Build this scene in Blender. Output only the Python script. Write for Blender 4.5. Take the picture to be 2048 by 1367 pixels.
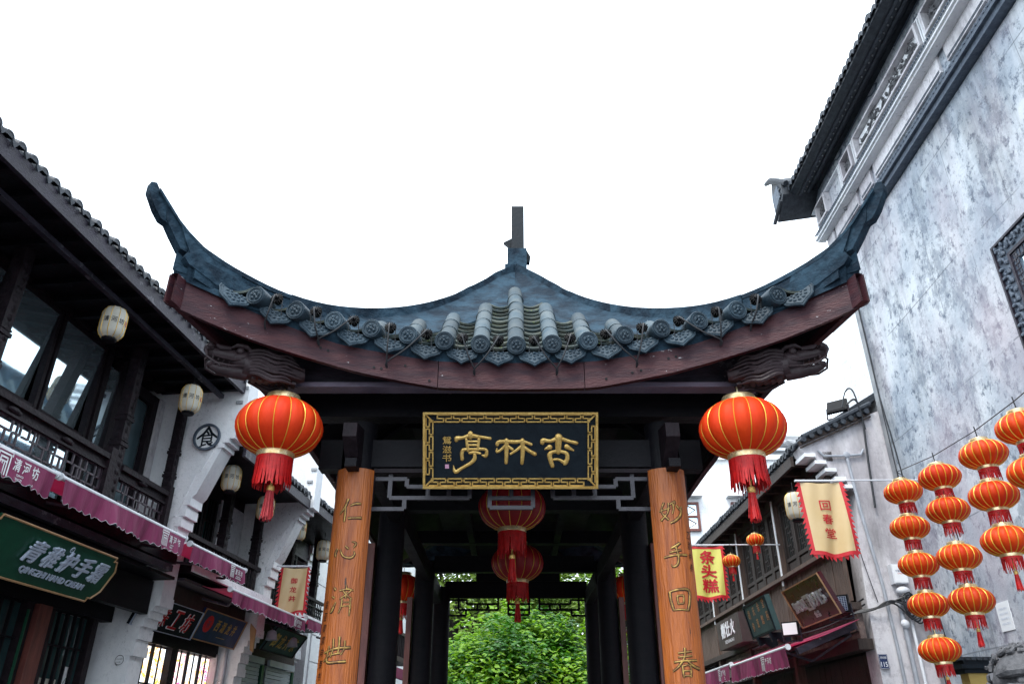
import bpy, bmesh, math, random
from mathutils import Vector as V, Matrix, noise
R_=math.radians
sc=bpy.context.scene
for o in list(bpy.data.objects): bpy.data.objects.remove(o)
COL=sc.collection
# ---------------- camera, sky, sun, exposure
cam=bpy.data.cameras.new('camera'); co=bpy.data.objects.new('camera',cam); COL.objects.link(co); sc.camera=co
cam.sensor_width=36; cam.lens=1565/2048*36; cam.clip_start=.05; cam.clip_end=900
co.location=(0,0,1.6); co.rotation_euler=(R_(90+27.5),0,0)
w=bpy.data.worlds.new('World'); sc.world=w; w.use_nodes=True
wn=w.node_tree.nodes; wl=w.node_tree.links; bg=wn['Background']
sky=wn.new('ShaderNodeTexSky'); sky.sky_type='NISHITA'; sky.sun_disc=False
sky.sun_elevation=R_(58); sky.sun_rotation=R_(-150); sky.dust_density=4
mx=wn.new('ShaderNodeMix'); mx.data_type='RGBA'; mx.inputs[0].default_value=.92
mx.inputs[7].default_value=(11.0,12.3,13.6,1)      # bright overcast cloud layer over the blue
wl.new(sky.outputs[0],mx.inputs[6]); wl.new(mx.outputs[2],bg.inputs[0]); bg.inputs[1].default_value=.115
sl=bpy.data.lights.new('sun','SUN'); sl.energy=1.4; sl.angle=R_(16); sl.color=(1,.96,.9)
so=bpy.data.objects.new('sun',sl); COL.objects.link(so)
az=R_(-150); el=R_(58)
so.rotation_euler=V((math.sin(az)*math.cos(el),math.cos(az)*math.cos(el),math.sin(el))).to_track_quat('Z','Y').to_euler()
sc.view_settings.view_transform='Standard'; sc.view_settings.look='None'; sc.view_settings.gamma=1
sc.view_settings.exposure=.95; sc.view_settings.use_curve_mapping=False
sc.cycles.max_bounces=6; sc.cycles.diffuse_bounces=3; sc.cycles.glossy_bounces=3; sc.cycles.transmission_bounces=3
random.seed(7); rnd=random.random
def ru(a,b): return a+(b-a)*random.random()
# ---------------- materials
def lin(c):
    c=c.lstrip('#'); return tuple(((int(c[i:i+2],16)/255+.055)/1.055)**2.4 if int(c[i:i+2],16)>10 else int(c[i:i+2],16)/255/12.92 for i in (0,2,4))
def M(name,c1,c2=None,rough=.6,metal=0,scale=6,bump=.15,bscale=35,stretch=(1,1,1),rv=.15,emit=None,est=1,trans=0,lo=.35,hi=.65,flake=None,fth=.66,fscale=14,fstretch=(1,1,3),world=False,spec=.5,detail=5,vary=0):
    m=bpy.data.materials.new(name); m.use_nodes=True; n=m.node_tree.nodes; l=m.node_tree.links; b=n['Principled BSDF']
    if c2 is None: c2=tuple(x*.72 for x in c1)
    tc=n.new('ShaderNodeTexCoord'); oi=n.new('ShaderNodeObjectInfo'); vm=n.new('ShaderNodeVectorMath'); vm.operation='ADD'
    mu=n.new('ShaderNodeVectorMath'); mu.operation='SCALE'; mu.inputs[0].default_value=(13,7,9); l.new(oi.outputs['Random'],mu.inputs['Scale'])
    if world:
        g=n.new('ShaderNodeNewGeometry'); l.new(g.outputs['Position'],vm.inputs[0]); vm.inputs[1].default_value=(0,0,0)
    else:
        l.new(tc.outputs['Object'],vm.inputs[0]); l.new(mu.outputs[0],vm.inputs[1])
    mp=n.new('ShaderNodeMapping'); mp.inputs['Scale'].default_value=stretch; l.new(vm.outputs[0],mp.inputs[0])
    n1=n.new('ShaderNodeTexNoise'); n1.inputs['Scale'].default_value=scale; n1.inputs['Detail'].default_value=detail; n1.inputs['Roughness'].default_value=.62; l.new(mp.outputs[0],n1.inputs['Vector'])
    mr=n.new('ShaderNodeMapRange'); mr.inputs[1].default_value=lo; mr.inputs[2].default_value=hi; l.new(n1.outputs[0],mr.inputs[0])
    mi=n.new('ShaderNodeMix'); mi.data_type='RGBA'; mi.inputs[6].default_value=(*c1,1); mi.inputs[7].default_value=(*c2,1); l.new(mr.outputs[0],mi.inputs[0])
    out=mi.outputs[2]
    if flake:
        m3=n.new('ShaderNodeMapping'); m3.inputs['Scale'].default_value=fstretch; l.new(vm.outputs[0],m3.inputs[0])
        n3=n.new('ShaderNodeTexNoise'); n3.inputs['Scale'].default_value=fscale; n3.inputs['Detail'].default_value=7; n3.inputs['Roughness'].default_value=.7; l.new(m3.outputs[0],n3.inputs['Vector'])
        n4=n.new('ShaderNodeTexNoise'); n4.inputs['Scale'].default_value=1.7; l.new(vm.outputs[0],n4.inputs['Vector'])
        ad=n.new('ShaderNodeMath'); ad.operation='MULTIPLY_ADD'; ad.inputs[1].default_value=.45; l.new(n4.outputs[0],ad.inputs[0]); l.new(n3.outputs[0],ad.inputs[2])
        m4=n.new('ShaderNodeMapRange'); m4.inputs[1].default_value=fth+.21; m4.inputs[2].default_value=fth+.24; l.new(ad.outputs[0],m4.inputs[0])
        mj=n.new('ShaderNodeMix'); mj.data_type='RGBA'; mj.inputs[7].default_value=(*flake,1); l.new(out,mj.inputs[6]); l.new(m4.outputs[0],mj.inputs[0]); out=mj.outputs[2]
    if vary:
        hs=n.new('ShaderNodeHueSaturation'); vr=n.new('ShaderNodeMapRange'); vr.inputs[3].default_value=1-vary; vr.inputs[4].default_value=1+vary; l.new(oi.outputs['Random'],vr.inputs[0]); l.new(vr.outputs[0],hs.inputs['Value']); l.new(out,hs.inputs['Color']); out=hs.outputs[0]
    l.new(out,b.inputs['Base Color'])
    b.inputs['Metallic'].default_value=metal; b.inputs['Specular IOR Level'].default_value=spec
    rr=n.new('ShaderNodeMapRange'); rr.inputs[3].default_value=max(.02,rough-rv); rr.inputs[4].default_value=min(1,rough+rv); l.new(n1.outputs[0],rr.inputs[0]); l.new(rr.outputs[0],b.inputs['Roughness'])
    if bump:
        n2=n.new('ShaderNodeTexNoise'); n2.inputs['Scale'].default_value=bscale; n2.inputs['Detail'].default_value=4; l.new(mp.outputs[0],n2.inputs['Vector'])
        bp=n.new('ShaderNodeBump'); bp.inputs['Strength'].default_value=bump; bp.inputs['Distance'].default_value=.02; l.new(n2.outputs[0],bp.inputs['Height']); l.new(bp.outputs[0],b.inputs['Normal'])
    if emit: b.inputs['Emission Color'].default_value=(*emit,1); b.inputs['Emission Strength'].default_value=est
    if trans:
        t=n.new('ShaderNodeBsdfTranslucent'); l.new(out,t.inputs[0]); ms=n.new('ShaderNodeMixShader'); ms.inputs[0].default_value=trans
        l.new(b.outputs[0],ms.inputs[1]); l.new(t.outputs[0],ms.inputs[2]); l.new(ms.outputs[0],n['Material Output'].inputs[0])
    return m
m_plaster=M('grey_blue_roof_mortar',(.0035,.014,.027),(.026,.058,.088),.8,scale=5.5,lo=.40,hi=.62,bump=1.0,bscale=16,flake=(.25,.33,.38),fth=.76,fscale=18,fstretch=(1,1,1),detail=9,spec=.2)
m_tile=M('fired_grey_clay',(.030,.058,.078),(.085,.105,.112),.65,vary=.35,spec=.25,scale=7,bump=.3,bscale=60,flake=(.4,.45,.46),fth=.74,fscale=20)
m_tileold=M('mossy_clay',(.035,.055,.06),(.085,.09,.07),.8,vary=.3,spec=.2,scale=9,bump=.4,bscale=50,flake=(.16,.2,.05),fth=.66,fscale=16)
m_cap=M('carved_grey_clay',(.016,.036,.055),(.045,.072,.094),.55,vary=.25,spec=.3,scale=9,bump=.25,bscale=70)
m_fascia=M('weathered_red_brown_paint',(.062,.015,.019),(.026,.009,.016),.55,spec=.3,scale=4,stretch=(1,1,5),bump=.35,bscale=25,flake=(.62,.62,.64),fth=.685,fscale=11,fstretch=(1.2,1,3.4))
m_dark=M('dark_stained_timber',(.0035,.004,.0065),(.008,.007,.010),.55,spec=.18,scale=5,stretch=(1,1,5),bump=.25)
m_dark2=M('dark_brown_carved_wood',(.008,.005,.0075),(.020,.013,.017),.55,spec=.2,scale=10,bump=.4,bscale=30)
m_lip=M('lit_purple_grey_timber',(.13,.11,.16),(.20,.175,.235),.5,scale=6,stretch=(1,1,6),bump=.3)  # light caught by the purlin lip, put into a paler timber colour
m_pinkc=M('backlit_pink_canvas',(.75,.16,.30),(.68,.13,.26),.7,scale=3,bump=.2,trans=.6)  # awning canvas with light coming through, put into a paler pink
m_dark3=M('brown_carved_dragon_wood',(.026,.016,.019),(.045,.030,.034),.5,spec=.3,scale=10,bump=.3,bscale=30)
m_slate=M('purple_grey_painted_timber',(.015,.012,.020),(.042,.036,.052),.5,scale=6,stretch=(1,1,4),bump=.3,spec=.3,flake=(.10,.095,.11),fth=.62,fscale=9,fstretch=(1,1,1))
m_fret=M('worn_grey_lacquered_bars',(.028,.025,.034),(.062,.058,.072),.45,scale=14,bump=.25)
m_fretb=M('dark_lacquered_lattice',(.028,.018,.026),(.055,.036,.048),.4,scale=14,bump=.2)
m_orange=M('varnished_orange_timber',(.44,.120,.016),(.20,.045,.010),.4,scale=4,stretch=(6,6,.5),bump=.5,bscale=16,lo=.36,hi=.72,detail=9,flake=(.04,.018,.012),fth=.695,fscale=6,fstretch=(5,5,.6))
m_redwood=M('red_brown_timber',(.20,.06,.045),(.10,.032,.03),.45,scale=5,stretch=(4,4,.6))
m_gold=M('gold_leaf',(.78,.53,.17),(.55,.34,.09),.36,metal=.55,scale=20,bump=.25,bscale=60)
m_goldd=M('worn_gold_in_carving',(.48,.30,.07),(.20,.10,.03),.4,metal=.4,scale=30,lo=.35,hi=.6)
m_goldb=M('bright_gold_thread',(.85,.55,.06),(.7,.42,.05),.35,metal=.4,bump=0)
m_board=M('blue_black_lacquer',(.003,.007,.012),(.006,.012,.018),.55,spec=.2,scale=14,bump=.12)
m_lan=M('orange_red_lantern_silk',(.86,.065,.006),(.70,.032,.005),.6,spec=.25,scale=4,bump=.3,bscale=30,stretch=(1,1,.25),trans=.2)
m_lans=M('vermilion_lantern_silk',(.82,.085,.005),(.68,.035,.004),.5,spec=.3,scale=6,bump=.25,bscale=40,stretch=(1,1,.3),trans=.2,vary=.12)
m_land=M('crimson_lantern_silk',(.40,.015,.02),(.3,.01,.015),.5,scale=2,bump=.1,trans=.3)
m_fringe=M('red_fringe_thread',(.72,.012,.012),(.5,.008,.01),.5,scale=30,bump=0,trans=.25)
m_pinkt=M('faded_red_tassel',(.60,.06,.07),(.45,.03,.04),.6,scale=30,bump=0,trans=.25)
m_brass=M('printed_gold_foil',(.80,.68,.42),(.6,.42,.18),.3,metal=.6,scale=22,bump=.1)
m_wlan=M('cream_paper',(.78,.76,.68),(.66,.64,.56),.6,bump=.05,trans=.35)
m_black=M('black_plastic',(.006,.006,.008),rough=.5,bump=0,spec=.2)
m_glass=M('coated_window_glass',(.74,.88,.94),(.58,.76,.84),.04,metal=.85,rv=.02,scale=1.2,bump=.02,bscale=2)
m_glassd=M('dark_shop_glass',(.02,.045,.05),(.035,.08,.08),.07,rv=.03,scale=1.5,bump=0,spec=.9)
m_teal=M('teal_window_glass',(.01,.16,.14),(.01,.09,.09),.1,scale=2,bump=0,spec=.8)
m_pink=M('maroon_awning_canvas',(.29,.042,.125),(.20,.028,.085),.75,scale=3,bump=.9,bscale=6,stretch=(3,3,.5),lo=.4,hi=.7,flake=(.40,.16,.22),fth=.74,fscale=5,fstretch=(3,3,.5),trans=.15)
m_alu=M('white_aluminium',(.72,.74,.78),(.6,.62,.66),.35,bump=.03)
m_white=M('white_print',(.85,.86,.88),(.8,.82,.84),.6,bump=0)
m_greenb=M('dark_green_sign_enamel',(.006,.07,.035),(.005,.055,.03),.35,bump=.05)
m_trim=M('tan_trim',(.45,.27,.13),(.36,.2,.1),.4,bump=.05)
m_steel=M('brushed_steel_letter',(.55,.62,.74),(.42,.48,.60),.4,metal=.15,bump=.05)
m_blueb=M('navy_sign_board',(.006,.03,.13),(.006,.02,.08),.4,bump=.05)
m_redp=M('red_print',(.55,.012,.02),(.45,.01,.02),.6,bump=0)
m_blackp=M('black_ink',(.012,.012,.014),rough=.6,bump=0)
m_satin=M('cream_satin',(.80,.62,.36),(.74,.55,.28),.38,scale=2,bump=.1,bscale=8,trans=.2)
m_yel=M('yellow_cloth',(.82,.80,.20),(.78,.72,.18),.6,scale=2,trans=.2)
m_bredge=M('red_banner_fringe',(.72,.035,.05),(.6,.02,.03),.6,trans=.2,bump=0)
m_maroon=M('maroon_sign_board',(.075,.008,.014),(.05,.006,.012),.3,bump=.03)
m_silver=M('silver_letters',(.75,.75,.76),(.5,.5,.52),.3,metal=.5,bump=0)
m_green2=M('slate_green_board',(.03,.075,.08),(.025,.06,.06),.55,bump=.3)
m_plank=M('weathered_grey_planks',(.075,.046,.034),(.15,.10,.078),.75,scale=5,stretch=(7,7,.8),bump=.5,bscale=18)
m_plankd=M('weathered_dark_planks',(.024,.015,.012),(.06,.041,.034),.7,scale=5,stretch=(7,7,.8),bump=.4)
m_conc=M('grey_render',(.36,.37,.38),(.22,.23,.25),.8,scale=4,bump=.4,world=True)
m_brick=M('old_brick',(.20,.14,.12),(.11,.085,.08),.85,scale=12,bump=.6)
m_stone=M('dark_carved_stone',(.06,.062,.068),(.13,.13,.14),.7,scale=11,bump=.6,bscale=40)
m_carve=M('blue_grey_carved_brick',(.055,.075,.11),(.10,.13,.17),.6,scale=12,bump=.8,bscale=28)
m_eavetile=M('dark_eave_tile',(.010,.014,.022),(.042,.052,.066),.6,vary=.3,scale=16,bump=.3)
m_pipe=M('grey_pvc_pipe',(.40,.43,.48),(.3,.32,.36),.45,bump=.03)
m_cable=M('black_cable',(.02,.022,.027),rough=.5,bump=0)
m_shut=M('steel_shutter',(.42,.47,.50),(.34,.38,.42),.4,bump=.05)
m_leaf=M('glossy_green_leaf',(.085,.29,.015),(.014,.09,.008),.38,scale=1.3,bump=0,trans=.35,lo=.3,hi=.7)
m_leafy=M('lit_yellow_green_leaf',(.28,.50,.02),(.16,.36,.012),.4,scale=1.3,bump=0,trans=.4)  # leaves in the light: their brightness is put into the colour
m_leafb=M('olive_green_leaf',(.20,.30,.035),(.09,.17,.02),.5,scale=.8,bump=0,trans=.35)
m_bark=M('dark_bark',(.045,.035,.03),rough=.85,scale=8,stretch=(4,4,.7),bump=.6)
m_ground=M('grey_stone_paving',(.085,.085,.09),(.05,.05,.055),.8,scale=3,bump=.3,world=True)
def wallmat(name,base,g1,g2,fine=.5,stain=None,vs=.35,dirt=(.10,.115,.135),dth=.60,crack=True):
    """limewash with grey mottling, fine black mould specks and hairline cracks"""
    m=bpy.data.materials.new(name); m.use_nodes=True; n=m.node_tree.nodes; l=m.node_tree.links; b=n['Principled BSDF']; b.inputs['Roughness'].default_value=.85
    g=n.new('ShaderNodeNewGeometry')
    def nz(sc_,st,det=6,ro=.6):
        mp=n.new('ShaderNodeMapping'); mp.inputs['Scale'].default_value=st; l.new(g.outputs['Position'],mp.inputs[0])
        t=n.new('ShaderNodeTexNoise'); t.inputs['Scale'].default_value=sc_; t.inputs['Detail'].default_value=det; t.inputs['Roughness'].default_value=ro; l.new(mp.outputs[0],t.inputs['Vector']); return t.outputs[0]
    def mrg(x,a,c,lo=0,hi=1):
        t=n.new('ShaderNodeMapRange'); t.inputs[1].default_value=a; t.inputs[2].default_value=c; t.inputs[3].default_value=lo; t.inputs[4].default_value=hi; l.new(x,t.inputs[0]); return t.outputs[0]
    def mixc(f,a,c):
        t=n.new('ShaderNodeMix'); t.data_type='RGBA'; l.new(f,t.inputs[0])
        for i,x in ((6,a),(7,c)):
            if isinstance(x,tuple): t.inputs[i].default_value=(*x,1)
            else: l.new(x,t.inputs[i])
        return t.outputs[2]
    def mul(a,c):
        t=n.new('ShaderNodeMath'); t.operation='MULTIPLY'; l.new(a,t.inputs[0])
        if isinstance(c,float): t.inputs[1].default_value=c
        else: l.new(c,t.inputs[1])
        return t.outputs[0]
    c=mixc(mrg(nz(1.2,(1,1,vs),9,.66),.42,.58),base,g1)
    c=mixc(mul(mrg(nz(3.1,(1,1,.7),10,.78),.51,.57),fine*.55),c,g2)
    c=mixc(mul(mrg(nz(8.5,(1,1,.8),9,.75),.53,.62),fine),c,g2)
    c=mixc(mul(mrg(nz(2.3,(1.4,1.4,.16),8,.6),.54,.74),fine*.4),c,g2)
    sp=mul(mrg(nz(26,(1,1,.8),8,.8),.54,.66),mrg(nz(1.1,(1,1,.6),4),.46,.62))
    c=mixc(mul(sp,.75),c,dirt)
    c=mixc(mul(mrg(nz(.75,(1.3,1.3,.32),7,.65),dth,dth+.16),.75),c,dirt)
    if stain: c=mixc(mul(mrg(nz(.6,(1,1,.5),5),.45,.65),.5),c,stain)
    if crack:
        mp=n.new('ShaderNodeMapping'); mp.inputs['Scale'].default_value=(1,1.0,1); l.new(g.outputs['Position'],mp.inputs[0])
        for ax,pr in (('Y',.37),('Z',.62)):
            wv=n.new('ShaderNodeTexWave'); wv.bands_direction=ax; wv.inputs['Scale'].default_value=.314/pr*.5; wv.inputs['Distortion'].default_value=.35; wv.inputs['Detail'].default_value=3; l.new(mp.outputs[0],wv.inputs[0])
            c=mixc(mul(mul(mrg(wv.outputs[1],.0006,.0,0,1),mrg(nz(.9,(1,1,1)),.47,.56)),.7),c,(.12,.13,.15))
    l.new(c,b.inputs['Base Color'])
    bp=n.new('ShaderNodeBump'); bp.inputs['Strength'].default_value=.4; bp.inputs['Distance'].default_value=.02; l.new(nz(14,(1,1,1),8,.7),bp.inputs['Height']); l.new(bp.outputs[0],b.inputs['Normal'])
    return m
m_wall=wallmat('weathered_limewash',(.62,.655,.69),(.38,.43,.49),(.12,.15,.20),.95,(.50,.38,.42),dirt=(.03,.04,.05),dth=.55,vs=.8)
m_wallc=wallmat('clean_limewash',(.90,.91,.92),(.80,.82,.85),(.60,.63,.67),.3,None,dth=.68,crack=False)
m_wallg=wallmat('grimy_limewash',(.74,.73,.75),(.58,.55,.58),(.40,.38,.41),.6,None,dth=.53,dirt=(.09,.085,.09),vs=.25,crack=False)
# ---------------- mesh builder
class MB:
    def __init__(s,Mx=None): s.v=[];s.f=[];s.sm=[];s.M=Mx
    def add(s,vs,fs,sm=False):
        k=len(s.v); s.v+=[(s.M@V(p)) if s.M is not None else V(p) for p in vs]; s.f+=[tuple(i+k for i in f) for f in fs]; s.sm+=[sm]*len(fs); return s
    def box(s,a,b):
        x0,y0,z0=a;x1,y1,z1=b
        return s.add([(x0,y0,z0),(x1,y0,z0),(x1,y1,z0),(x0,y1,z0),(x0,y0,z1),(x1,y0,z1),(x1,y1,z1),(x0,y1,z1)],[(0,3,2,1),(4,5,6,7),(0,1,5,4),(1,2,6,5),(2,3,7,6),(3,0,4,7)])
    def cbox(s,c,sz,bev=0):
        c=V(c);h=V(sz)/2; return s.box(c-h,c+h)
    def bar(s,p,q,w,h=None,up=(0,0,1)):
        p=V(p);q=V(q);h=h or w;d=(q-p);
        if d.length<1e-6: return s
        d.normalize();u=V(up); 
        if abs(d.dot(u))>.99:u=V((0,1,0))
        r=d.cross(u).normalized();u=r.cross(d)
        r*=w/2;u*=h/2
        vs=[p-r-u,p+r-u,p+r+u,p-r+u,q-r-u,q+r-u,q+r+u,q-r+u]
        return s.add(vs,[(0,1,2,3),(7,6,5,4),(0,4,5,1),(1,5,6,2),(2,6,7,3),(3,7,4,0)])
    def prism(s,poly,fn0,fn1):
        n=len(poly); vs=[fn0(*p) for p in poly]+[fn1(*p) for p in poly]
        return s.add(vs,[tuple(range(n))[::-1],tuple(range(n,2*n))]+[(i,(i+1)%n,n+(i+1)%n,n+i) for i in range(n)])
    def tube(s,pts,r,n=8,sm=True,cap=True,flat=1,nrm=None):
        pts=[V(p) for p in pts]; k=len(pts); rs=r if isinstance(r,(list,tuple)) else [r]*k
        vs=[];pu=None
        for i,p in enumerate(pts):
            d=(pts[min(i+1,k-1)]-pts[max(i-1,0)]).normalized()
            if nrm is not None: u=(V(nrm)-d*d.dot(V(nrm))).normalized()
            else:
                u=pu if pu is not None else (V((0,0,1)) if abs(d.z)<.9 else V((1,0,0)))
                u=(u-d*d.dot(u)).normalized(); pu=u
            t=d.cross(u)
            for j in range(n):
                a=2*math.pi*j/n; vs.append(p+t*math.cos(a)*rs[i]+u*math.sin(a)*rs[i]*flat)
        fs=[(i*n+j,i*n+(j+1)%n,(i+1)*n+(j+1)%n,(i+1)*n+j) for i in range(k-1) for j in range(n)]
        if cap: fs+=[tuple(range(n))[::-1],tuple(range((k-1)*n,k*n))]
        return s.add(vs,fs,sm)
    def lathe(s,prof,n=24,c=(0,0,0),sm=True,lobe=0,nl=14,a0=0,a1=2*math.pi,cap=True):
        full=abs(a1-a0-2*math.pi)<1e-6; m=n if full else n+1; c=V(c); vs=[]
        for r,z in prof:
            for j in range(m):
                a=a0+(a1-a0)*j/n; q=r*(1+lobe*(abs(math.sin(a*nl/2))**.6-1)) if lobe else r
                vs.append(c+V((q*math.cos(a),q*math.sin(a),z)))
        fs=[]
        for i in range(len(prof)-1):
            for j in range(n if full else n): fs.append((i*m+j,i*m+(j+1)%m,(i+1)*m+(j+1)%m,(i+1)*m+j))
        if cap and full:
            if prof[0][0]>1e-5: fs.append(tuple(range(m))[::-1])
            if prof[-1][0]>1e-5: fs.append(tuple(range((len(prof)-1)*m,len(prof)*m)))
        return s.add(vs,fs,sm)
    def grid(s,fn,nu,nv,sm=True,th=0):
        vs=[V(fn(i/nu,j/nv)) for j in range(nv+1) for i in range(nu+1)]; w_=nu+1
        fs=[(j*w_+i,j*w_+i+1,(j+1)*w_+i+1,(j+1)*w_+i) for j in range(nv) for i in range(nu)]
        if th:
            nrm=[]
            for j in range(nv+1):
                for i in range(nu+1):
                    a=vs[j*w_+min(i+1,nu)]-vs[j*w_+max(i-1,0)]; b=vs[min(j+1,nv)*w_+i]-vs[max(j-1,0)*w_+i]; c=a.cross(b); nrm.append(c.normalized() if c.length>1e-9 else V((0,0,1)))
            k=len(vs); vs+= [p-q*th for p,q in zip(vs,nrm)]
            fs+=[tuple(reversed([x+k for x in f])) for f in fs]
            ed=[i for i in range(w_)]+[j*w_+nu for j in range(1,nv+1)]+[nv*w_+i for i in range(nu-1,-1,-1)]+[j*w_ for j in range(nv-1,0,-1)]
            fs+=[(ed[i],ed[i-1],ed[i-1]+k,ed[i]+k) for i in range(len(ed))]
        return s.add(vs,fs,sm)
    def blob(s,c,r,n=8,m=6,rot=None):
        c=V(c);r=V(r) if not isinstance(r,(int,float)) else V((r,r,r)); vs=[];
        for i in range(m+1):
            t=math.pi*i/m
            for j in range(n):
                a=2*math.pi*j/n; p=V((r.x*math.sin(t)*math.cos(a),r.y*math.sin(t)*math.sin(a),r.z*math.cos(t)))
                vs.append(c+(rot@p if rot is not None else p))
        return s.add(vs,[(i*n+j,(i+1)*n+j,(i+1)*n+(j+1)%n,i*n+(j+1)%n) for i in range(m) for j in range(n)],True)
    def build(s,name,mat,parent=None,local=False,tags=None,smooth=None):
        if not s.v: return None
        if local: c=V((0,0,0))
        else:
            lo=V((min(p.x for p in s.v),min(p.y for p in s.v),min(p.z for p in s.v))); hi=V((max(p.x for p in s.v),max(p.y for p in s.v),max(p.z for p in s.v))); c=(lo+hi)/2
            if parent is None: c.z=lo.z
        me=bpy.data.meshes.new(name); me.from_pydata([tuple(p-c) for p in s.v],[],s.f)
        for p,q in zip(me.polygons,s.sm): p.use_smooth=q
        me.materials.append(mat); me.update(); me.set_sharp_from_angle(angle=R_(42))
        return put(name,me,parent,c,tags,None,None,local)
def wl_(o):
    p=V((0,0,0))
    while o is not None: p=p+o.location; o=o.parent
    return p
def put(name,me,parent,c,tags=None,rot=None,scale=None,local=False):
    """c is a world position when parent is an unrotated thing"""
    o=bpy.data.objects.new(name,me); COL.objects.link(o)
    if parent is not None: o.parent=parent; o.location=V(c)-(V((0,0,0)) if local else wl_(parent))
    else: o.location=c
    if rot is not None: o.rotation_euler=rot
    if scale is not None: o.scale=scale
    if tags: tag(o,*tags)
    return o
def lput(name,me,parent,loc=(0,0,0),rot=None): return put(name,me,parent,loc,None,rot,None,True)
def tag(o,label=None,cat=None,group=None,kind=None):
    if label:o['label']=label
    if cat:o['category']=cat
    if group:o['group']=group
    if kind:o['kind']=kind
    return o
def thing(name,loc,label,cat,group=None,kind=None):
    o=bpy.data.objects.new(name,None); COL.objects.link(o); o.location=loc; o.empty_display_size=.1; return tag(o,label,cat,group,kind)
def mesh_of(mb,mat,name):
    me=bpy.data.meshes.new(name); me.from_pydata([tuple(p) for p in mb.v],[],mb.f)
    for p,q in zip(me.polygons,mb.sm): p.use_smooth=q
    me.materials.append(mat); me.update(); me.set_sharp_from_angle(angle=R_(42)); return me
def copy_tree(o,parent=None):
    c=o.copy(); COL.objects.link(c); c.parent=parent
    for ch in list(o.children): copy_tree(ch,c)
    return c
# street frames: local (along, away from the street, up) -> world
def frame(vpx):
    x=(vpx-1024)/1565; y=-math.tan(R_(27.5)); d=V((x,math.cos(R_(27.5))-y*math.sin(R_(27.5)),0)).normalized(); return d
dL=frame(1215); nL=V((-dL.y,dL.x,0)); dR=frame(1050); nR=V((dR.y,-dR.x,0)); dS=frame(990); nS=V((dS.y,-dS.x,0))
def fm(d,n): return Matrix(((d.x,n.x,0,0),(d.y,n.y,0,0),(0,0,1,0),(0,0,0,1)))
FL=fm(dL,nL); FR=fm(dR,nR); FS=fm(dS,nS)
def plane(org,right,up):
    r=V(right).normalized(); u=V(up).normalized(); u=(u-r*r.dot(u)).normalized(); n=r.cross(u); org=V(org)
    return Matrix(((r.x,u.x,n.x,org.x),(r.y,u.y,n.y,org.y),(r.z,u.z,n.z,org.z),(0,0,0,1)))
_tc={}
def tmesh(body,bold=0,spacing=1,ext=.0,res=2,shear=0):
    k=(body,bold,spacing,ext,res,shear)
    if k not in _tc:
        c=bpy.data.curves.new('t','FONT'); c.body=body; c.size=1; c.resolution_u=res; c.offset=bold; c.extrude=ext; c.space_character=spacing; c.shear=shear
        o=bpy.data.objects.new('t',c); me=bpy.data.meshes.new_from_object(o)
        vs=[v.co.copy() for v in me.vertices]; fs=[tuple(p.vertices) for p in me.polygons]; bpy.data.objects.remove(o); bpy.data.curves.remove(c); bpy.data.meshes.remove(me)
        x0=min(v.x for v in vs);x1=max(v.x for v in vs);y0=min(v.y for v in vs);y1=max(v.y for v in vs)
        _tc[k]=([V((v.x-(x0+x1)/2,v.y-(y0+y1)/2,v.z)) for v in vs],fs,x1-x0,y1-y0)
    return _tc[k]
def text(mb,body,cx,cy,w=None,h=None,off=.004,bold=0,ext=0,fn=None,spacing=1,shear=0,cut=0):
    """adds lettering centred at (cx,cy) of the builder's local plane, off in front of it"""
    if bold:      # heavier strokes: the same print laid down again a hair to each side
        tw,th=tmesh(body,0,spacing,0,2,shear)[2:]; sx=w/tw if w else h/th; b=bold*sx*.55
        for i,(dx,dy) in enumerate(((b,0),(-b,0),(0,b),(0,-b))): text(mb,body,cx+dx,cy+dy,w,h,off+.0003*(i+1),0,ext,fn,spacing,shear,cut)
    bold=0; vs,fs,tw,th=tmesh(body,bold,spacing,0,2,shear)
    if cut:
        bm=bmesh.new(); q=[bm.verts.new(v) for v in vs]
        for f_ in fs:
            try: bm.faces.new([q[i] for i in f_])
            except ValueError: pass
        bmesh.ops.triangulate(bm,faces=bm.faces[:])
        for _ in range(4):
            es=[e for e in bm.edges if e.calc_length()>.09]
            if not es: break
            bmesh.ops.subdivide_edges(bm,edges=es,cuts=1); bmesh.ops.triangulate(bm,faces=[f_ for f_ in bm.faces if len(f_.verts)>3])
        bm.verts.index_update(); vs=[v.co.copy() for v in bm.verts]; fs=[tuple(v.index for v in f_.verts) for f_ in bm.faces]; bm.free()
    sx=w/tw if w else None; sy=h/th if h else None
    sx=sx or sy; sy=sy or sx
    f=fn or (lambda x,y,z:(x,y,z))
    n=len(vs); front=[f(cx+v.x*sx,cy+v.y*sy,off+ext) for v in vs]
    mb.add(front,fs)
    if ext:
        from collections import Counter
        ec=Counter()
        for q in fs:
            for i in range(len(q)):
                ec[(q[i],q[(i+1)%len(q)])]+=1
        back=[f(cx+v.x*sx,cy+v.y*sy,off) for v in vs]
        eds=[(a,b) for (a,b) in ec if (b,a) not in ec]
        mb.add(front+back,[(a+n,b+n,b,a) for a,b in eds])
    return mb
def catmull(P,k=4):
    out=[]
    for i in range(len(P)-1):
        p0=P[max(i-1,0)];p1=P[i];p2=P[i+1];p3=P[min(i+2,len(P)-1)]
        for t in range(k):
            t/=k; out.append(tuple(.5*((2*b)+(-a+c)*t+(2*a-5*b+4*c-d)*t*t+(-a+3*b-3*c+d)*t**3) for a,b,c,d in zip(p0,p1,p2,p3)))
    out.append(tuple(P[-1])); return out
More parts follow.
